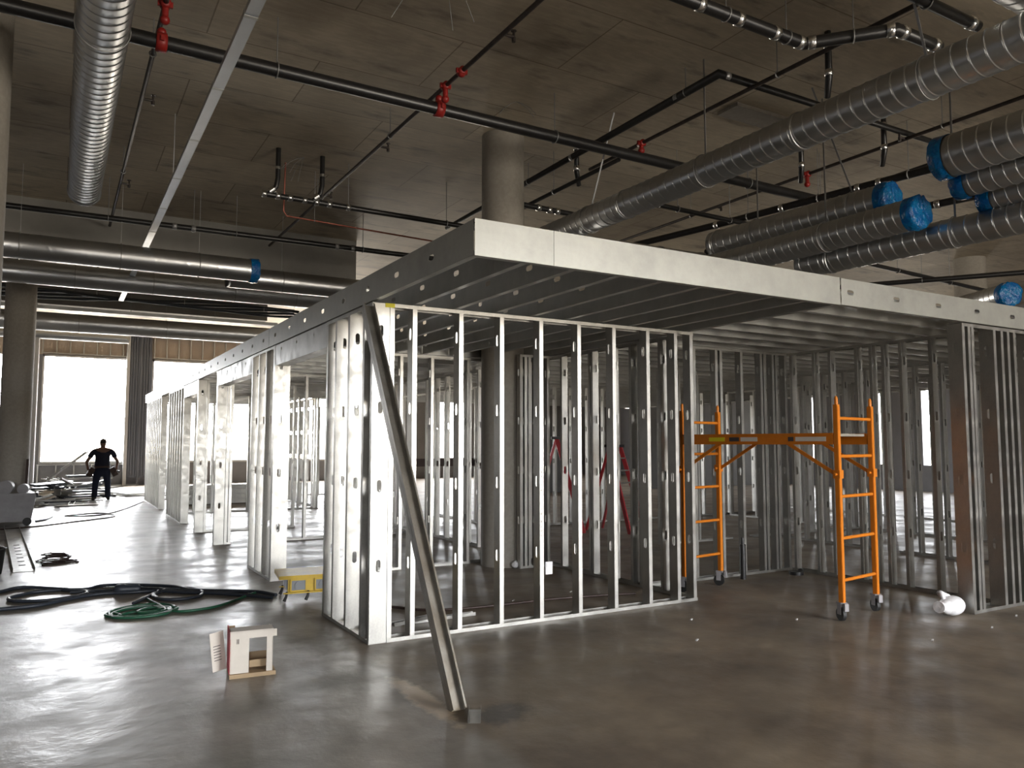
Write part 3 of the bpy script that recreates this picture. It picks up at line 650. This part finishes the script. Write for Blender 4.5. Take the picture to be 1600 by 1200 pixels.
# studs over the far sheathing and below the sill
def far_frame(lab, x0, x1, z0, z1, step):
    t = thing('stud_wall', lab, 'stud wall', (x0, FAR-0.10, z0))
    part('top_track', track_mb(x1-x0, 0.092, up=False), GALV, t, (0, 0, z1-z0-0.004), solid=0.003); part('bottom_track', track_mb(x1-x0, 0.092), GALV, t, (0, 0, 0.002), solid=0.003)
    me = stud_mesh(0.092, h=z1-z0-0.01, holes=False)
    for x in rng(0.02, x1-x0-0.05, step): obj('stud', me, t, (x, 0, 0.005))
far_frame('row of short studs over the tan boards above the left window', -0.6, 2.40, 5.10, 5.98, 0.46)
far_frame('row of short studs over the tan boards above the middle window', 3.3, 9.0, 5.10, 5.98, 0.46)
far_frame('low studs under the far window behind the person', -0.6, 2.9, 0.0, 0.86, 0.6)
t = thing('rib_panel', 'tall ribbed grey metal panel between the two far windows', 'ribbed panel', (2.44, FAR-0.2, 0))
m = MB(); m.box(0, 0, 0.3, 0.80, 0.02, 5.95)
for k in range(8): m.box(0.04+k*0.095, -0.06, 0.35, 0.085+k*0.095, 0, 5.95)
m.box(0.38, -0.1, 0, 0.43, -0.06, 5.95)
part('panel', m, mat('blue_grey_panel', (0.14, 0.15, 0.18), 0.5), t)
part('post', MB().box(-0.12, -0.12, 0, 0.0, 0.04, 5.95), FRAMEM, t)
tag(obj('jamb_reflection_post', MB().tube([(0,0,0),(0,0,5.6)], 0.09, 20).mesh('jamb_reflection_post', mat('jamb_reflection_white', (0.8,0.8,0.82), 0.5)), None, (-0.62, 27.5, 0)), 'slim white post standing for the bright window jamb reflection left of the far window', 'post')  # bright reflection on the window jamb, built as a plain white post

# ------------------------------------------------------------------ orange scaffold
sc = thing('rolling_scaffold', 'orange rolling scaffold with two ladder ends and a platform', 'scaffold', (6.40, 4.86, 0), math.radians(9))
SW, SL = 0.66, 1.83
for j, y in enumerate((0, SL)):
    for x in (0, SW):
        l = part('leg', MB().box(-0.024, -0.02, 0.17, 0.024, 0.02, 2.02).box(-0.02, -0.024, 0.17, 0.02, 0.024, 2.0), ORANGE, sc, (x, y, 0))
        part('pin', MB().tube([(0,0,2.0),(0,0,2.08),(0,0,2.10)], [0.017, 0.017, 0.008], 10), ORANGE, l)
        c = part('caster_fork', MB().box(-0.028, -0.006, 0.06, -0.020, 0.045, 0.165).box(0.020, -0.006, 0.06, 0.028, 0.045, 0.165).box(-0.035, -0.03, 0.155, 0.035, 0.05, 0.172).box(-0.02, -0.07, 0.10, 0.02, -0.045, 0.17), GREY, sc, (x, y, 0), (0, 0, -0.5 if j == 0 else 0.3), label='grey steel caster fork with brake tab')
        part('wheel', MB().tube([(-0.017, 0.02, 0.062), (0.017, 0.02, 0.062)], 0.061, 24), RUBBER, c, label='black rubber wheel')
    for z in (0.37, 0.76, 1.15, 1.53, 1.89):
        part('rung', MB().tube([(0.02, y, z), (SW-0.02, y, z)], 0.016, 12), ORANGE, sc)
for x in (-0.006, SW+0.006):
    r = part('side_rail', MB().box(-0.016, 0.03, 1.645, 0.016, SL-0.03, 1.745).box(-0.026, 0.03, 1.735, 0.026, SL-0.03, 1.75).box(-0.026, 0.03, 1.64, 0.026, SL-0.03, 1.655), ORANGE, sc, (x, 0, 0))
    if x < 0:
        for (a, b, m_) in ((0.85, 1.05, WCARD), (1.25, 1.45, YTAPE), (0.10, 0.42, WCARD), (1.07, 1.19, INK), (0.44, 0.50, INK)):
            part('sticker', MB().box(-0.019, a, 1.672, -0.0165, b, 1.715), m_, r, label='printed sticker on the side rail')
    for y0, y1 in ((0.02, 0.52), (SL-0.02, SL-0.52)):
        part('corner_brace', MB().bar((x, y0, 1.36), (x, y1, 1.655), 0.014, 0.034), ORANGE, sc)
part('platform', MB().box(0.03, 0.05, 1.72, SW-0.03, SL-0.05, 1.745), PLY, sc, label='grey worn platform board')
for x in (0, SW):
    for y in (0.0, SL): part('collar', MB().box(-0.036, -0.034, 1.32, 0.036, 0.034, 1.40).tube([(-0.07, 0, 1.36), (0.0, 0, 1.36)], 0.012, 8), ORANGE, sc, (x, y, 0))

# ------------------------------------------------------------------ floor items
def cord(name, lab, pts, r, m_, cat='cable', z=None, group=None, extra=None):
    P = [Vector((x, y, r)) for x, y in pts]; out = []
    n = len(P)
    for i in range(n-1):   # catmull-rom
        p0, p1, p2, p3 = P[max(i-1,0)], P[i], P[i+1], P[min(i+2,n-1)]
        for k in range(6):
            t_ = k/6; out.append(0.5*((2*p1)+(-p0+p2)*t_+(2*p0-5*p1+4*p2-p3)*t_*t_+(-p0+3*p1-3*p2+p3)*t_**3))
    out.append(P[-1]); o0 = out[0].copy()
    m = MB().tube([p-Vector((o0.x, o0.y, 0)) for p in out], r, 8)
    o = obj(name, m.mesh(name, m_), None, (o0.x, o0.y, 0)); tag(o, lab, cat, group); return o
def ring(cx, cy, rx, ry, n=16, rot=0, a0=0, a1=6.283, jit=0.0):
    out = []
    for k in range(n+1):
        a = a0+(a1-a0)*k/n; x, y = rx*math.cos(a), ry*math.sin(a)
        out.append((cx+x*math.cos(rot)-y*math.sin(rot)+random.uniform(-jit, jit), cy+x*math.sin(rot)+y*math.cos(rot)+random.uniform(-jit, jit)))
    return out
cord('extension_cable', 'thick black power cord running from the left edge to the yellow power box, rear one', [(-3.0, 9.6), (-1.2, 10.2), (-0.56, 10.35), (-0.25, 10.6), (0.29, 10.12), (0.54, 10.28), (0.9, 10.11), (1.22, 9.81), (1.39, 9.46), (1.74, 9.19), (1.99, 8.99), (2.12, 8.7)], 0.019, CORD)
cord('extension_cable', 'thick black power cord running from the left edge, front one with the plug connector', [(-3.0, 9.0), (-1.5, 9.25), (-0.5, 9.32), (-0.1, 9.36), (0.23, 9.62), (0.51, 9.73), (0.76, 9.66), (1.04, 9.6), (1.29, 9.36), (1.63, 9.08), (2.05, 8.58)], 0.019, CORD)
cord('extension_cable', 'black cord looped into a flat oval at the far left', ring(0.0, 9.92, 0.36, 0.30, 18, a1=7.4, jit=0.02)+[(0.5, 9.92), (0.9, 9.7)], 0.017, CORD)
cord('extension_cable', 'black cord looped into an oval above the green coil', [(0.75, 9.0)]+ring(1.22, 9.32, 0.24, 0.34, 18, a0=2.5, a1=9.9, jit=0.02), 0.017, CORD)
cord('extension_cable', 'black cord lying loosely between the two oval loops', [(0.2, 10.0), (0.5, 9.95), (0.8, 9.95), (1.1, 9.7), (1.5, 9.3), (1.9, 9.1)], 0.015, CORD)
pc = thing('plug_connector', 'fat black plug connector joining the cords, between the loops', 'connector', (0.62, 9.74, 0.05), -0.25)
part('plug_body', MB().tube([(0,0,0), (0.02,0,0), (0.10,0,0), (0.11,0,0), (0.24,0,0), (0.26,0,0)], [0.03, 0.055, 0.055, 0.046, 0.046, 0.03], 14), CORD, pc)
gp = []
for k in range(4): gp += ring(0.79+random.uniform(-.03,.03), 8.55+random.uniform(-.03,.03), 0.30-0.02*k, 0.30-0.03*k, 14, a0=0.4*k, a1=6.2+0.4*k, jit=0.02)
cord('green_cord', 'green cord coiled on the floor with a tail towards the yellow power box', gp+[(1.09, 8.38), (1.3, 8.36), (1.51, 8.47), (1.80, 8.8), (1.97, 9.0)], 0.013, GREEN)
cord('green_cord', 'bunched green cord crossing inside the coil', [(0.55, 8.4), (0.7, 8.55), (0.86, 8.5), (0.98, 8.62), (0.85, 8.68), (0.75, 8.5), (0.95, 8.45), (1.0, 8.6), (0.9, 9.2)], 0.013, GREEN)
cord('thin_cord', 'thin dark cord wandering over the far floor to the left wall', [(-1.2, 17.9), (-0.38, 18.2), (0.35, 18.9), (1.2, 19.9), (0.95, 21.0), (0.24, 20.6), (0.9, 20.4), (1.5, 21.8), (2.2, 24.5)], 0.012, BROWNC)
cord('thin_cord', 'brown cord snaking across the floor inside the front room', [(2.6, 7.7), (2.95, 7.55), (3.19, 7.23), (3.54, 7.09), (4.11, 7.05), (4.57, 7.04), (5.17, 6.94), (5.55, 6.84)], 0.013, BROWNC)
# yellow power box
pb = thing('power_box', 'yellow temporary power distribution box on the floor beside the corner panel', 'power box', (2.05, 8.30, 0), math.radians(-8))
part('lid', MB().box(0, 0, 0.262, 0.66, 0.52, 0.278).box(0, 0, 0.240, 0.66, 0.008, 0.265).box(0, 0, 0.240, 0.008, 0.52, 0.265).box(0.652, 0, 0.240, 0.66, 0.52, 0.265).box(0, 0.512, 0.24, 0.66, 0.52, 0.265), YELLOW, pb)
m = MB().box(0.10, 0.08, 0.09, 0.58, 0.46, 0.24)
part('body', m, YELLOW, pb)
for x in (0.12, 0.37):
    f_ = part('outlet_frame', MB().box(x, 0.06, 0.10, x+0.17, 0.08, 0.115).box(x, 0.06, 0.215, x+0.17, 0.08, 0.23).box(x, 0.06, 0.10, x+0.014, 0.08, 0.23).box(x+0.156, 0.06, 0.10, x+0.17, 0.08, 0.23), YELLOW, pb)
    part('outlet', MB().box(x+0.014, 0.068, 0.115, x+0.156, 0.079, 0.215).tube([(x+0.085, 0.069, 0.165), (x+0.085, 0.055, 0.165)], 0.04, 16), OUTLET, f_, label='grey socket')
for y in (0.13, 0.30): part('outlet', MB().box(0.09, y, 0.115, 0.10, y+0.13, 0.215), OUTLET, pb, label='grey side socket')
for x, y in ((0.06, 0.05), (0.28, 0.05), (0.52, 0.05), (0.06, 0.47), (0.52, 0.47)):
    part('foot', MB().tube([(x, y, 0.012), (x+0.02, y, 0.06), (x+0.03, y+0.02, 0.10)], [0.018, 0.014, 0.014], 10), RUBBER, pb)
part('base_frame', MB().box(0.05, 0.04, 0.085, 0.62, 0.065, 0.097).box(0.05, 0.46, 0.085, 0.62, 0.485, 0.097), YELLOW, pb)
# open carton
bx = thing('cardboard_carton', 'white printed carton with a cut-out front standing open on the floor', 'box', (1.115, 5.86, 0), math.radians(-6))
BW, BD, BH = 0.305, 0.22, 0.33; c_ = 0.005
fr = MB(); fr.box(0, 0, 0.03, 0.13, c_, BH-0.045); fr.box(0.250, 0, 0.02, 0.293, c_, BH-0.03)
part('front_panel', fr, WCARD, bx)
part('top_flap', MB().box(0.0, -0.014, BH-0.058, BW+0.012, -0.008, BH-0.008).box(0.0, -0.014, BH-0.012, BW-0.01, BD*0.55, BH-0.004), WCARD, bx)
part('bottom_panel', MB().box(0, -0.012, 0.0, BW+0.01, BD, 0.028), CARD, bx, label='brown cardboard base')
part('back_panel', MB().box(0, BD-c_, 0.03, BW, BD, 0.12).box(0, BD-c_, 0.12, 0.05, BD, BH-0.01), CARD, bx)
part('inner_flap', MB().box(0.14, 0.06, 0.05, 0.30, 0.066, 0.10), CARD, bx)
part('left_panel', MB().box(-0.002, 0.0, 0.028, c_, BD, BH-0.004), REDC, bx, label='red side panel')
part('right_panel', MB().box(BW-c_-0.012, 0.0, 0.028, BW-0.012, BD, BH-0.02), WCARD, bx)
fl = part('side_flap', MB().box(-0.10, 0, 0.045, 0.0, 0.004, BH-0.01), WCARD, bx, (-0.004, BD*0.55, 0), (0, -0.12, 0.35))
part('print', MB().box(-0.082, -0.002, 0.12, -0.03, 0, 0.124).box(-0.082, -0.002, 0.14, -0.03, 0, 0.144).box(-0.082, -0.002, 0.16, -0.03, 0, 0.164).box(-0.082, -0.002, 0.18, -0.03, 0, 0.184).box(-0.082, -0.002, 0.20, -0.03, 0, 0.204).box(-0.082, -0.002, 0.22, -0.03, 0, 0.224), INK, fl, label='rows of small print')
part('print', MB().box(0.045, -0.002, 0.235, 0.049, 0, 0.275).box(0.055, -0.002, 0.235, 0.060, 0, 0.275), INK, bx, label='two small dark marks')
# white jug
jg = thing('plastic_jug', 'white plastic jug lying on the floor beside the right end post', 'jug', (7.42, 4.47, 0.0), 0.15)
part('jug_body', MB().ball((0.10, 0, 0.095), 0.095, 20, 12, (1.75, 1.1, 0.98)), WPLAS, jg)
part('neck', MB().tube([(-0.04, 0, 0.10), (-0.12, 0.0, 0.11), (-0.17, 0, 0.115), (-0.19, 0, 0.115)], [0.07, 0.042, 0.055, 0.055], 14), WPLAS, jg)
part('handle', MB().tube([(0.0, 0.03, 0.17), (-0.03, 0.05, 0.22), (0.05, 0.05, 0.20), (0.10, 0.03, 0.18)], 0.02, 8), WPLAS, jg)
# black tool by bay
t = thing('black_cylinder_tool', 'small dark cylinder standing at the foot of the bay wall behind the scaffold', 'tool', (7.32, 6.95, 0))
part('tool_body', MB().tube([(0,0,0),(0,0,0.42)], 0.035, 14).tube([(0,0,0.42),(0,0,0.5)], 0.02, 10), BLACK, t)
t = thing('floor_drain', 'low dark cap on the floor in the middle of the bay wall', 'floor cap', (8.15, 6.85, 0))
part('cap', MB().tube([(0,0,0),(0,0,0.04)], 0.09, 18).ball((0.08, 0, 0.03), 0.04), BLACK, t)
# bottle and offcuts in the front room
t = thing('plastic_bottle', 'clear crumpled bottle lying at the back corner of the front room', 'bottle', (5.30, 9.05, 0.05), 0.6)
part('bottle_body', MB().tube([(0,0,0),(0.03,0,0),(0.19,0,0),(0.24,0,0),(0.27,0,0)], [0.03, 0.048, 0.045, 0.018, 0.018], 14), WPLAS, t)
for k, (x, y, a, l) in enumerate(((2.65, 6.62, 0.3, 0.6), (2.80, 6.75, 0.05, 0.75))):
    t = thing('track_offcut', ('short steel offcut lying across another just inside the corner', 'longer steel offcut on the floor just inside the corner')[k], 'track piece', (x, y, 0.0 if k else 0.0), a)
    part('track', track_mb(l, 0.05, leg=0.03), GALV, t, (0, 0, 0.004+0.03*(1-k)), solid=T)
# left edge: channel, tub, bucket, wire coil
t = thing('channel_length', 'long pale perforated steel channel lying on the floor at the left edge', 'channel', (-0.17, 12.0, 0), math.radians(90+3.6))
m = track_mb(6.4, 0.24, leg=0.05); part('channel_body', m, GALVB, t, (0, 0, 0.004), solid=0.003)
m = MB()
for k in range(9): m.box(0.6+k*0.42, 0.09, 0.0, 0.72+k*0.42, 0.15, 0.0)
for k in range(9): part('slot_mark', MB().box(0.6+k*0.42, 0.08, 0.006, 0.66+k*0.42, 0.16, 0.008), INK, t) if k < 7 else None
tb = thing('site_tub', 'grey wheeled tub full of rolled material at the far left', 'tub', (-1.10, 18.7, 0))
m = MB(); 
m.add([(0,0,0.08),(0.72,0,0.08),(0.72,0.6,0.08),(0,0.6,0.08),(-0.06,-0.04,0.62),(0.80,-0.04,0.62),(0.80,0.64,0.62),(-0.06,0.64,0.62)], [(0,3,2,1),(0,1,5,4),(1,2,6,5),(2,3,7,6),(3,0,4,7),(4,5,6,7)])
part('tub_body', m, GREY, tb)
part('rim', MB().box(-0.09, -0.07, 0.60, 0.83, -0.03, 0.65).box(0.79, -0.07, 0.60, 0.83, 0.67, 0.65), GREY, tb)
for x in (0.06, 0.66): part('wheel', MB().tube([(x, -0.02, 0.08), (x, 0.03, 0.08)], 0.08, 16), RUBBER, tb)
for k, (x, y, r_, l) in enumerate(((0.25, 0.1, 0.14, 0.4), (0.05, 0.3, 0.13, 0.4), (0.55, 0.25, 0.10, 0.35))):
    tag(obj('material_roll', MB().tube([(0,0,0), (0.02, l, 0)], r_, 18).tube([(0,-0.004,0),(0,0.0,0)], r_*0.5, 14).mesh('material_roll', GREY), None, (-1.10+x, 18.7+y, 0.62+r_)), ('grey roll in the middle of the far left tub', 'grey roll at the left of the far left tub', 'small grey roll at the right of the far left tub')[k], 'roll')
cp = thing('plank', 'brown plank leaning upright against the far left column', 'plank', (-0.52, 19.6, 0)); part('board', MB().bar((0,0,0),(0.02,0.3,1.3), 0.05, 0.14), LEATHER, cp)
cord('rubber_hose', 'dark hose arching down beside the far left column', [(-0.3, 19.4), (-0.2, 19.6), (-0.1, 19.9), (0.0, 20.6)], 0.02, CORD, cat='hose')
t = thing('black_bucket', 'black bucket cut off by the left edge of the photo', 'bucket', (-0.68, 12.0, 0))
n = 24; vs = []
for (z, r_) in ((0.0, 0.15), (0.30, 0.18), (0.32, 0.195), (0.32, 0.17), (0.30, 0.165), (0.04, 0.14)):
    for j in range(n): a = 2*math.pi*j/n; vs.append((r_*math.cos(a), r_*math.sin(a), z))
m = MB(); m.add(vs, [(k*n+j, k*n+(j+1) % n, (k+1)*n+(j+1) % n, (k+1)*n+j) for k in range(5) for j in range(n)], True); m.add(vs[:n], [tuple(range(n))]); m.add(vs[-n:], [tuple(range(n))])
part('bucket_body', m, RUBBER, t); part('bail', MB().tube([(0.18*math.cos(a), -0.02-0.05*math.sin(a), 0.30+0.08*math.sin(a)) for a in [math.pi*k/10 for k in range(11)]], 0.004, 6), ROD, t)
m = MB()
for k in range(5): m.tube([(p[0], p[1], 0.012+0.02*k) for p in ring(random.uniform(-.03,.03), random.uniform(-.03,.03), 0.19-0.015*k, 0.30-0.04*k, 20, jit=0.02)], 0.009, 6)
for k in range(4): m.tube([(random.uniform(-.2,.3), random.uniform(-.5,.0), 0.012) for q in range(4)], 0.007, 6)
tag(obj('wire_coil', m.mesh('wire_coil', BROWNC), None, (0.05, 12.9, 0)), 'tangled brown wire coil on the shiny floor next to the pale channel', 'wire coil')

# scrap heap near the far window: every offcut an object of its own
rr = random.Random(11)
prot = []
for k, (l, w_, lg) in enumerate(((1.3, 0.15, 0.05), (0.9, 0.12, 0.04), (1.7, 0.10, 0.04), (0.7, 0.2, 0.05), (2.2, 0.12, 0.04))):
    prot.append(track_mb(l, w_, leg=lg).mesh('scrap_piece', GALVB if k % 2 else GALV, 0.003))
sheet = MB().box(0, 0, 0, 1.0, 0.35, 0.012).mesh('scrap_piece', WCARD)
dk = MB().box(0, 0, 0, 1.1, 0.3, 0.05).mesh('scrap_piece', CORD)
allp = prot+[sheet, dk, dk]
for k in range(70):
    u = rr.gauss(0, 1); v = rr.gauss(0, 1)
    x = 0.15+u*0.62; y = 26.3+v*1.2
    if x > 1.0 and y < 26.6: y = 27.2
    if x < -1.2: x = -1.0
    if 0.6 < x and 24.8 < y < 27.2: x -= 1.4
    h = max(0.0, 0.62*math.exp(-((x-0.1)**2)/0.5-((y-26.5)**2)/3.0))
    z = 0.02+rr.uniform(0.0, h)
    for tr in range(30):
        th = rr.uniform(0, 6.28)
        if all(not (x+q*math.cos(th) > 0.62 and 22 < y+q*math.sin(th) < 26.5) for q in (0.0, 0.5, 1.0, 1.5, 2.2)): break
        x -= 0.03
    pk = rr.randrange(len(allp))
    o = obj('steel_offcut' if pk < 5 else 'flat_offcut', allp[pk], None, (x, y, z), (rr.uniform(-0.3, 0.3)*(h > 0.1), rr.uniform(-0.22, 0.22)*(h > 0.1), th))
    o.location.z = max(z, 0.25 if abs(o.rotation_euler.y) > 0.12 else z)
    kd = ('wide dull steel channel offcut', 'medium pale steel channel offcut', 'narrow long dull channel offcut', 'short broad channel offcut', 'longest channel offcut', 'pale flat board', 'dark flat block', 'dark flat block')[pk]
    tag(o, kd+' in the scrap heap at the foot of the far window', 'scrap', kd+'s in the scrap heap')
o = obj('steel_offcut', prot[2], None, (-0.35, 26.2, 0.40), (0, -0.62, 0.5)); tag(o, 'pale channel offcut sticking up out of the scrap heap', 'scrap')
for k in range(8):
    o = obj('steel_offcut', allp[(5, 0, 6, 1, 3)[k % 5]], None, (0.30+rr.uniform(-.05, .05), 26.0, 0.05+0.09*k), (0, 0, 0.15+rr.uniform(-.2, .2)))
    tag(o, 'flat piece in the neat stack behind the scrap heap', 'scrap', 'stacked flat pieces in the scrap heap')
for k, (x, y, a) in enumerate(((1.6, 27.6, 0.1), (1.9, 26.9, -0.3), (0.1, 23.6, 0.2), (-0.2, 24.3, 0.05), (-0.4, 24.9, 0.1))):
    o = obj('steel_offcut', allp[(2, 4, 5, 1, 6)[k]], None, (x, y, 0.02), (0, 0, a)); tag(o, ('offcut lying behind the right foot of the person', 'long offcut pointing from the heap to the framed rooms', 'flat pale board nearest of the scrap', 'channel offcut at the left front of the scrap heap', 'dark block at the front of the scrap heap')[k], 'scrap')
# long stock inside the far rooms
for k in range(4):
    t = thing('steel_stock', ('lowest', 'second', 'third', 'topmost')[k]+' bundle of long studs stacked on the floor of the far rooms', 'stud bundle', (3.0, 22.6, 0.02+0.13*k), 0.02*k)
    m = MB(); m.box(0, 0, 0, 2.7, 0.5, 0.11)
    for q in range(5): m.box(0, q*0.1, 0.11, 2.7, q*0.1+0.04, 0.118)
    part('bundle', m, GALV, t)

# two red-railed stepladders
def ladder(lab, x, y, rz, hgt):
    t = thing('stepladder', lab, 'ladder', (x, y, 0), rz)
    for s_ in (-1, 1):
        part('front_rail', MB().bar((s_*0.26, -0.5, 0), (s_*0.17, 0, hgt), 0.03, 0.08), LIFT, t); part('rear_rail', MB().bar((s_*0.26, 0.5, 0), (s_*0.17, 0.02, hgt-0.05), 0.025, 0.05), LIFT, t)
    for k in range(1, 7): u = k/7; part('step', MB().box(-0.26+0.09*u, -0.5+0.5*u-0.04, hgt*u-0.012, 0.26-0.09*u, -0.5+0.5*u+0.04, hgt*u+0.012), GALV, t)
    part('top_cap', MB().box(-0.2, -0.08, hgt-0.02, 0.2, 0.1, hgt+0.03), BLACK, t)
ladder('red stepladder standing open behind the side wall of the front room', 8.2, 12.4, 1.0, 1.75)
ladder('red stepladder deeper in, behind the open bay', 9.2, 11.9, 0.3, 1.6)
tag(obj('red_board', MB().box(0, 0, 0, 1.9, 0.03, 0.16).mesh('red_board', LEATHER), None, (6.3, 14.8, 1.18)), 'brown horizontal board deep in the corridor beyond the column', 'board')

# ------------------------------------------------------------------ the person
def skin_body(name, joints, edges, m_, parent, sub=2, root=0):
    me = bpy.data.meshes.new(name); me.from_pydata([j[0] for j in joints], edges, [])
    o = bpy.data.objects.new('tmp', me); COL.objects.link(o)
    o.modifiers.new('skin', 'SKIN')
    for i, j in enumerate(joints):
        r_ = j[1]; me.skin_vertices[0].data[i].radius = r_ if isinstance(r_, tuple) else (r_, r_)
        me.skin_vertices[0].data[i].use_root = (i == root)
    sb = o.modifiers.new('sub', 'SUBSURF'); sb.levels = sub; sb.render_levels = sub
    dg = bpy.context.evaluated_depsgraph_get(); dg.update()
    me2 = bpy.data.meshes.new_from_object(o.evaluated_get(dg)); me2.name = name
    bpy.data.objects.remove(o); me2.materials.clear(); me2.materials.append(m_)
    me2.polygons.foreach_set('use_smooth', [True]*len(me2.polygons))
    return obj(name, me2, parent)
ps = thing('person', 'person in dark clothes and tool belt standing before the bright far window, back turned', 'person', (1.20, 25.8, 0), math.radians(3))
J = [((0,0,0.98),(0.19,0.13)), ((0,0,1.16),(0.17,0.125)), ((0,0.0,1.34),(0.21,0.14)), ((0,0,1.45),(0.17,0.11)), ((0,0,1.53),0.062), ((0,0.01,1.60),(0.082,0.098)), ((0,0.015,1.69),(0.095,0.115)), ((0,0.01,1.76),(0.07,0.08))]
Ed = [(i, i+1) for i in range(7)]
for s_ in (-1, 1):
    b0 = len(J)
    J += [((s_*0.225,0,1.43),0.072), ((s_*0.35,0.03,1.20),0.054), ((s_*0.405,0.04,1.13),0.050), ((s_*0.37,-0.05,0.94),0.036), ((s_*0.36,-0.07,0.88),(0.028,0.05))]
    Ed += [(3, b0), (b0, b0+1), (b0+1, b0+2), (b0+2, b0+3), (b0+3, b0+4)]
    b1 = len(J)
    J += [((s_*0.11,0,0.88),0.10), ((s_*0.155,0.01,0.50),0.068), ((s_*0.17,0.02,0.28),0.058), ((s_*0.175,0.02,0.09),0.046), ((s_*0.19,0.02,0.05),0.045), ((s_*0.22,0.13,0.035),0.034)]
    Ed += [(0, b1), (b1, b1+1), (b1+1, b1+2), (b1+2, b1+3), (b1+3, b1+4), (b1+4, b1+5)]
body = skin_body('body', J, Ed, SKIN, ps)
for s_ in (-1, 1):
    m = MB(); hx = s_*0.355
    for q in range(4):
        o_ = -0.105+q*0.021; l = (0.055, 0.068, 0.064, 0.050)[q]
        m.tube([(hx, o_+0.01, 0.88), (hx, o_+0.008, 0.84), (hx-s_*0.012, o_+0.006, 0.84-l*0.55), (hx-s_*0.03, o_+0.004, 0.84-l)], [0.012, 0.0105, 0.0095, 0.0075], 8)
    m.tube([(hx, -0.035, 0.90), (hx-s_*0.025, -0.012, 0.86), (hx-s_*0.035, -0.005, 0.83)], [0.013, 0.011, 0.009], 8)
    part('fingers', m, SKIN, ps)
SJ = [((0,0,0.93),(0.235,0.175)), ((0,0,1.02),(0.225,0.165)), ((0,0,1.18),(0.21,0.155)), ((0,0,1.34),(0.245,0.165)), ((0,0,1.44),(0.20,0.13)), ((0,0,1.505),0.085)]
SE = [(0,1),(1,2),(2,3),(3,4),(4,5)]
for s_ in (-1, 1):
    b0 = len(SJ); SJ += [((s_*0.225,0,1.435),0.098), ((s_*0.31,0.02,1.29),0.082), ((s_*0.335,0.025,1.24),0.080)]; SE += [(4, b0), (b0, b0+1), (b0+1, b0+2)]
skin_body('shirt', SJ, SE, SHIRT, ps, root=0)
PJ = [((0,0,1.00),(0.215,0.155)), ((0,0,0.90),(0.21,0.155))]; PE = [(0,1)]
for s_ in (-1, 1):
    b0 = len(PJ); PJ += [((s_*0.115,0,0.80),0.125), ((s_*0.155,0.01,0.50),0.092), ((s_*0.17,0.02,0.28),0.085), ((s_*0.175,0.02,0.07),0.085)]; PE += [(1, b0), (b0, b0+1), (b0+1, b0+2), (b0+2, b0+3)]
skin_body('trousers', PJ, PE, JEANS, ps)
for s_ in (-1, 1): part('boot', MB().ball((s_*0.195, 0.06, 0.05), 0.06, 14, 8, (0.85, 2.1, 0.82)).ball((s_*0.18, 0.02, 0.10), 0.065, 12, 8), RUBBER, ps)
part('hair', MB().ball((0, 0.0, 1.705), 0.098, 18, 12, (0.90, 1.02, 0.88)), HAIR, ps)
part('nose', MB().ball((0, 0.118, 1.66), 0.018, 8, 6, (0.8, 1.3, 1.3)), SKIN, ps); part('ear', MB().ball((0.082, 0.01, 1.665), 0.024, 8, 6, (0.4, 0.8, 1.3)), SKIN, ps); part('ear', MB().ball((-0.082, 0.01, 1.665), 0.024, 8, 6, (0.4, 0.8, 1.3)), SKIN, ps)
part('belt', MB().tube([(0.19*math.cos(a), 0.14*math.sin(a), 0.975) for a in [2*math.pi*q/24 for q in range(24)]], 0.028, 8, closed=True), LEATHER, ps)
for s_ in (-1, 1):
    part('tool_pouch', MB().box(-0.075, -0.06, -0.26, 0.075, 0.06, 0.0, Matrix.Translation((s_*0.235, -0.03, 0.94)) @ Matrix.Rotation(-s_*0.5, 4, 'Y')), LEATHER, ps)
part('hammer', MB().tube([(0.20, -0.05, 0.84), (0.44, -0.06, 0.83)], 0.016, 8).box(0.40, -0.09, 0.80, 0.46, -0.03, 0.86), BLACK, ps)

# small debris on the floor
for k, (x, y) in enumerate(((6.05, 5.1), (5.2, 5.6), (4.7, 5.0), (7.3, 4.0), (6.4, 4.0), (5.0, 7.3), (4.2, 7.2), (8.0, 4.15))):
    tag(obj('plastic_crumb', MB().bar((0,0,0.004),(0.03,0.012,0.010), 0.014, 0.006).mesh('plastic_crumb', WPLAS), None, (x, y, 0)), 'tiny white crumb of rubbish on the dusty floor', 'rubbish', 'white crumbs on the floor')
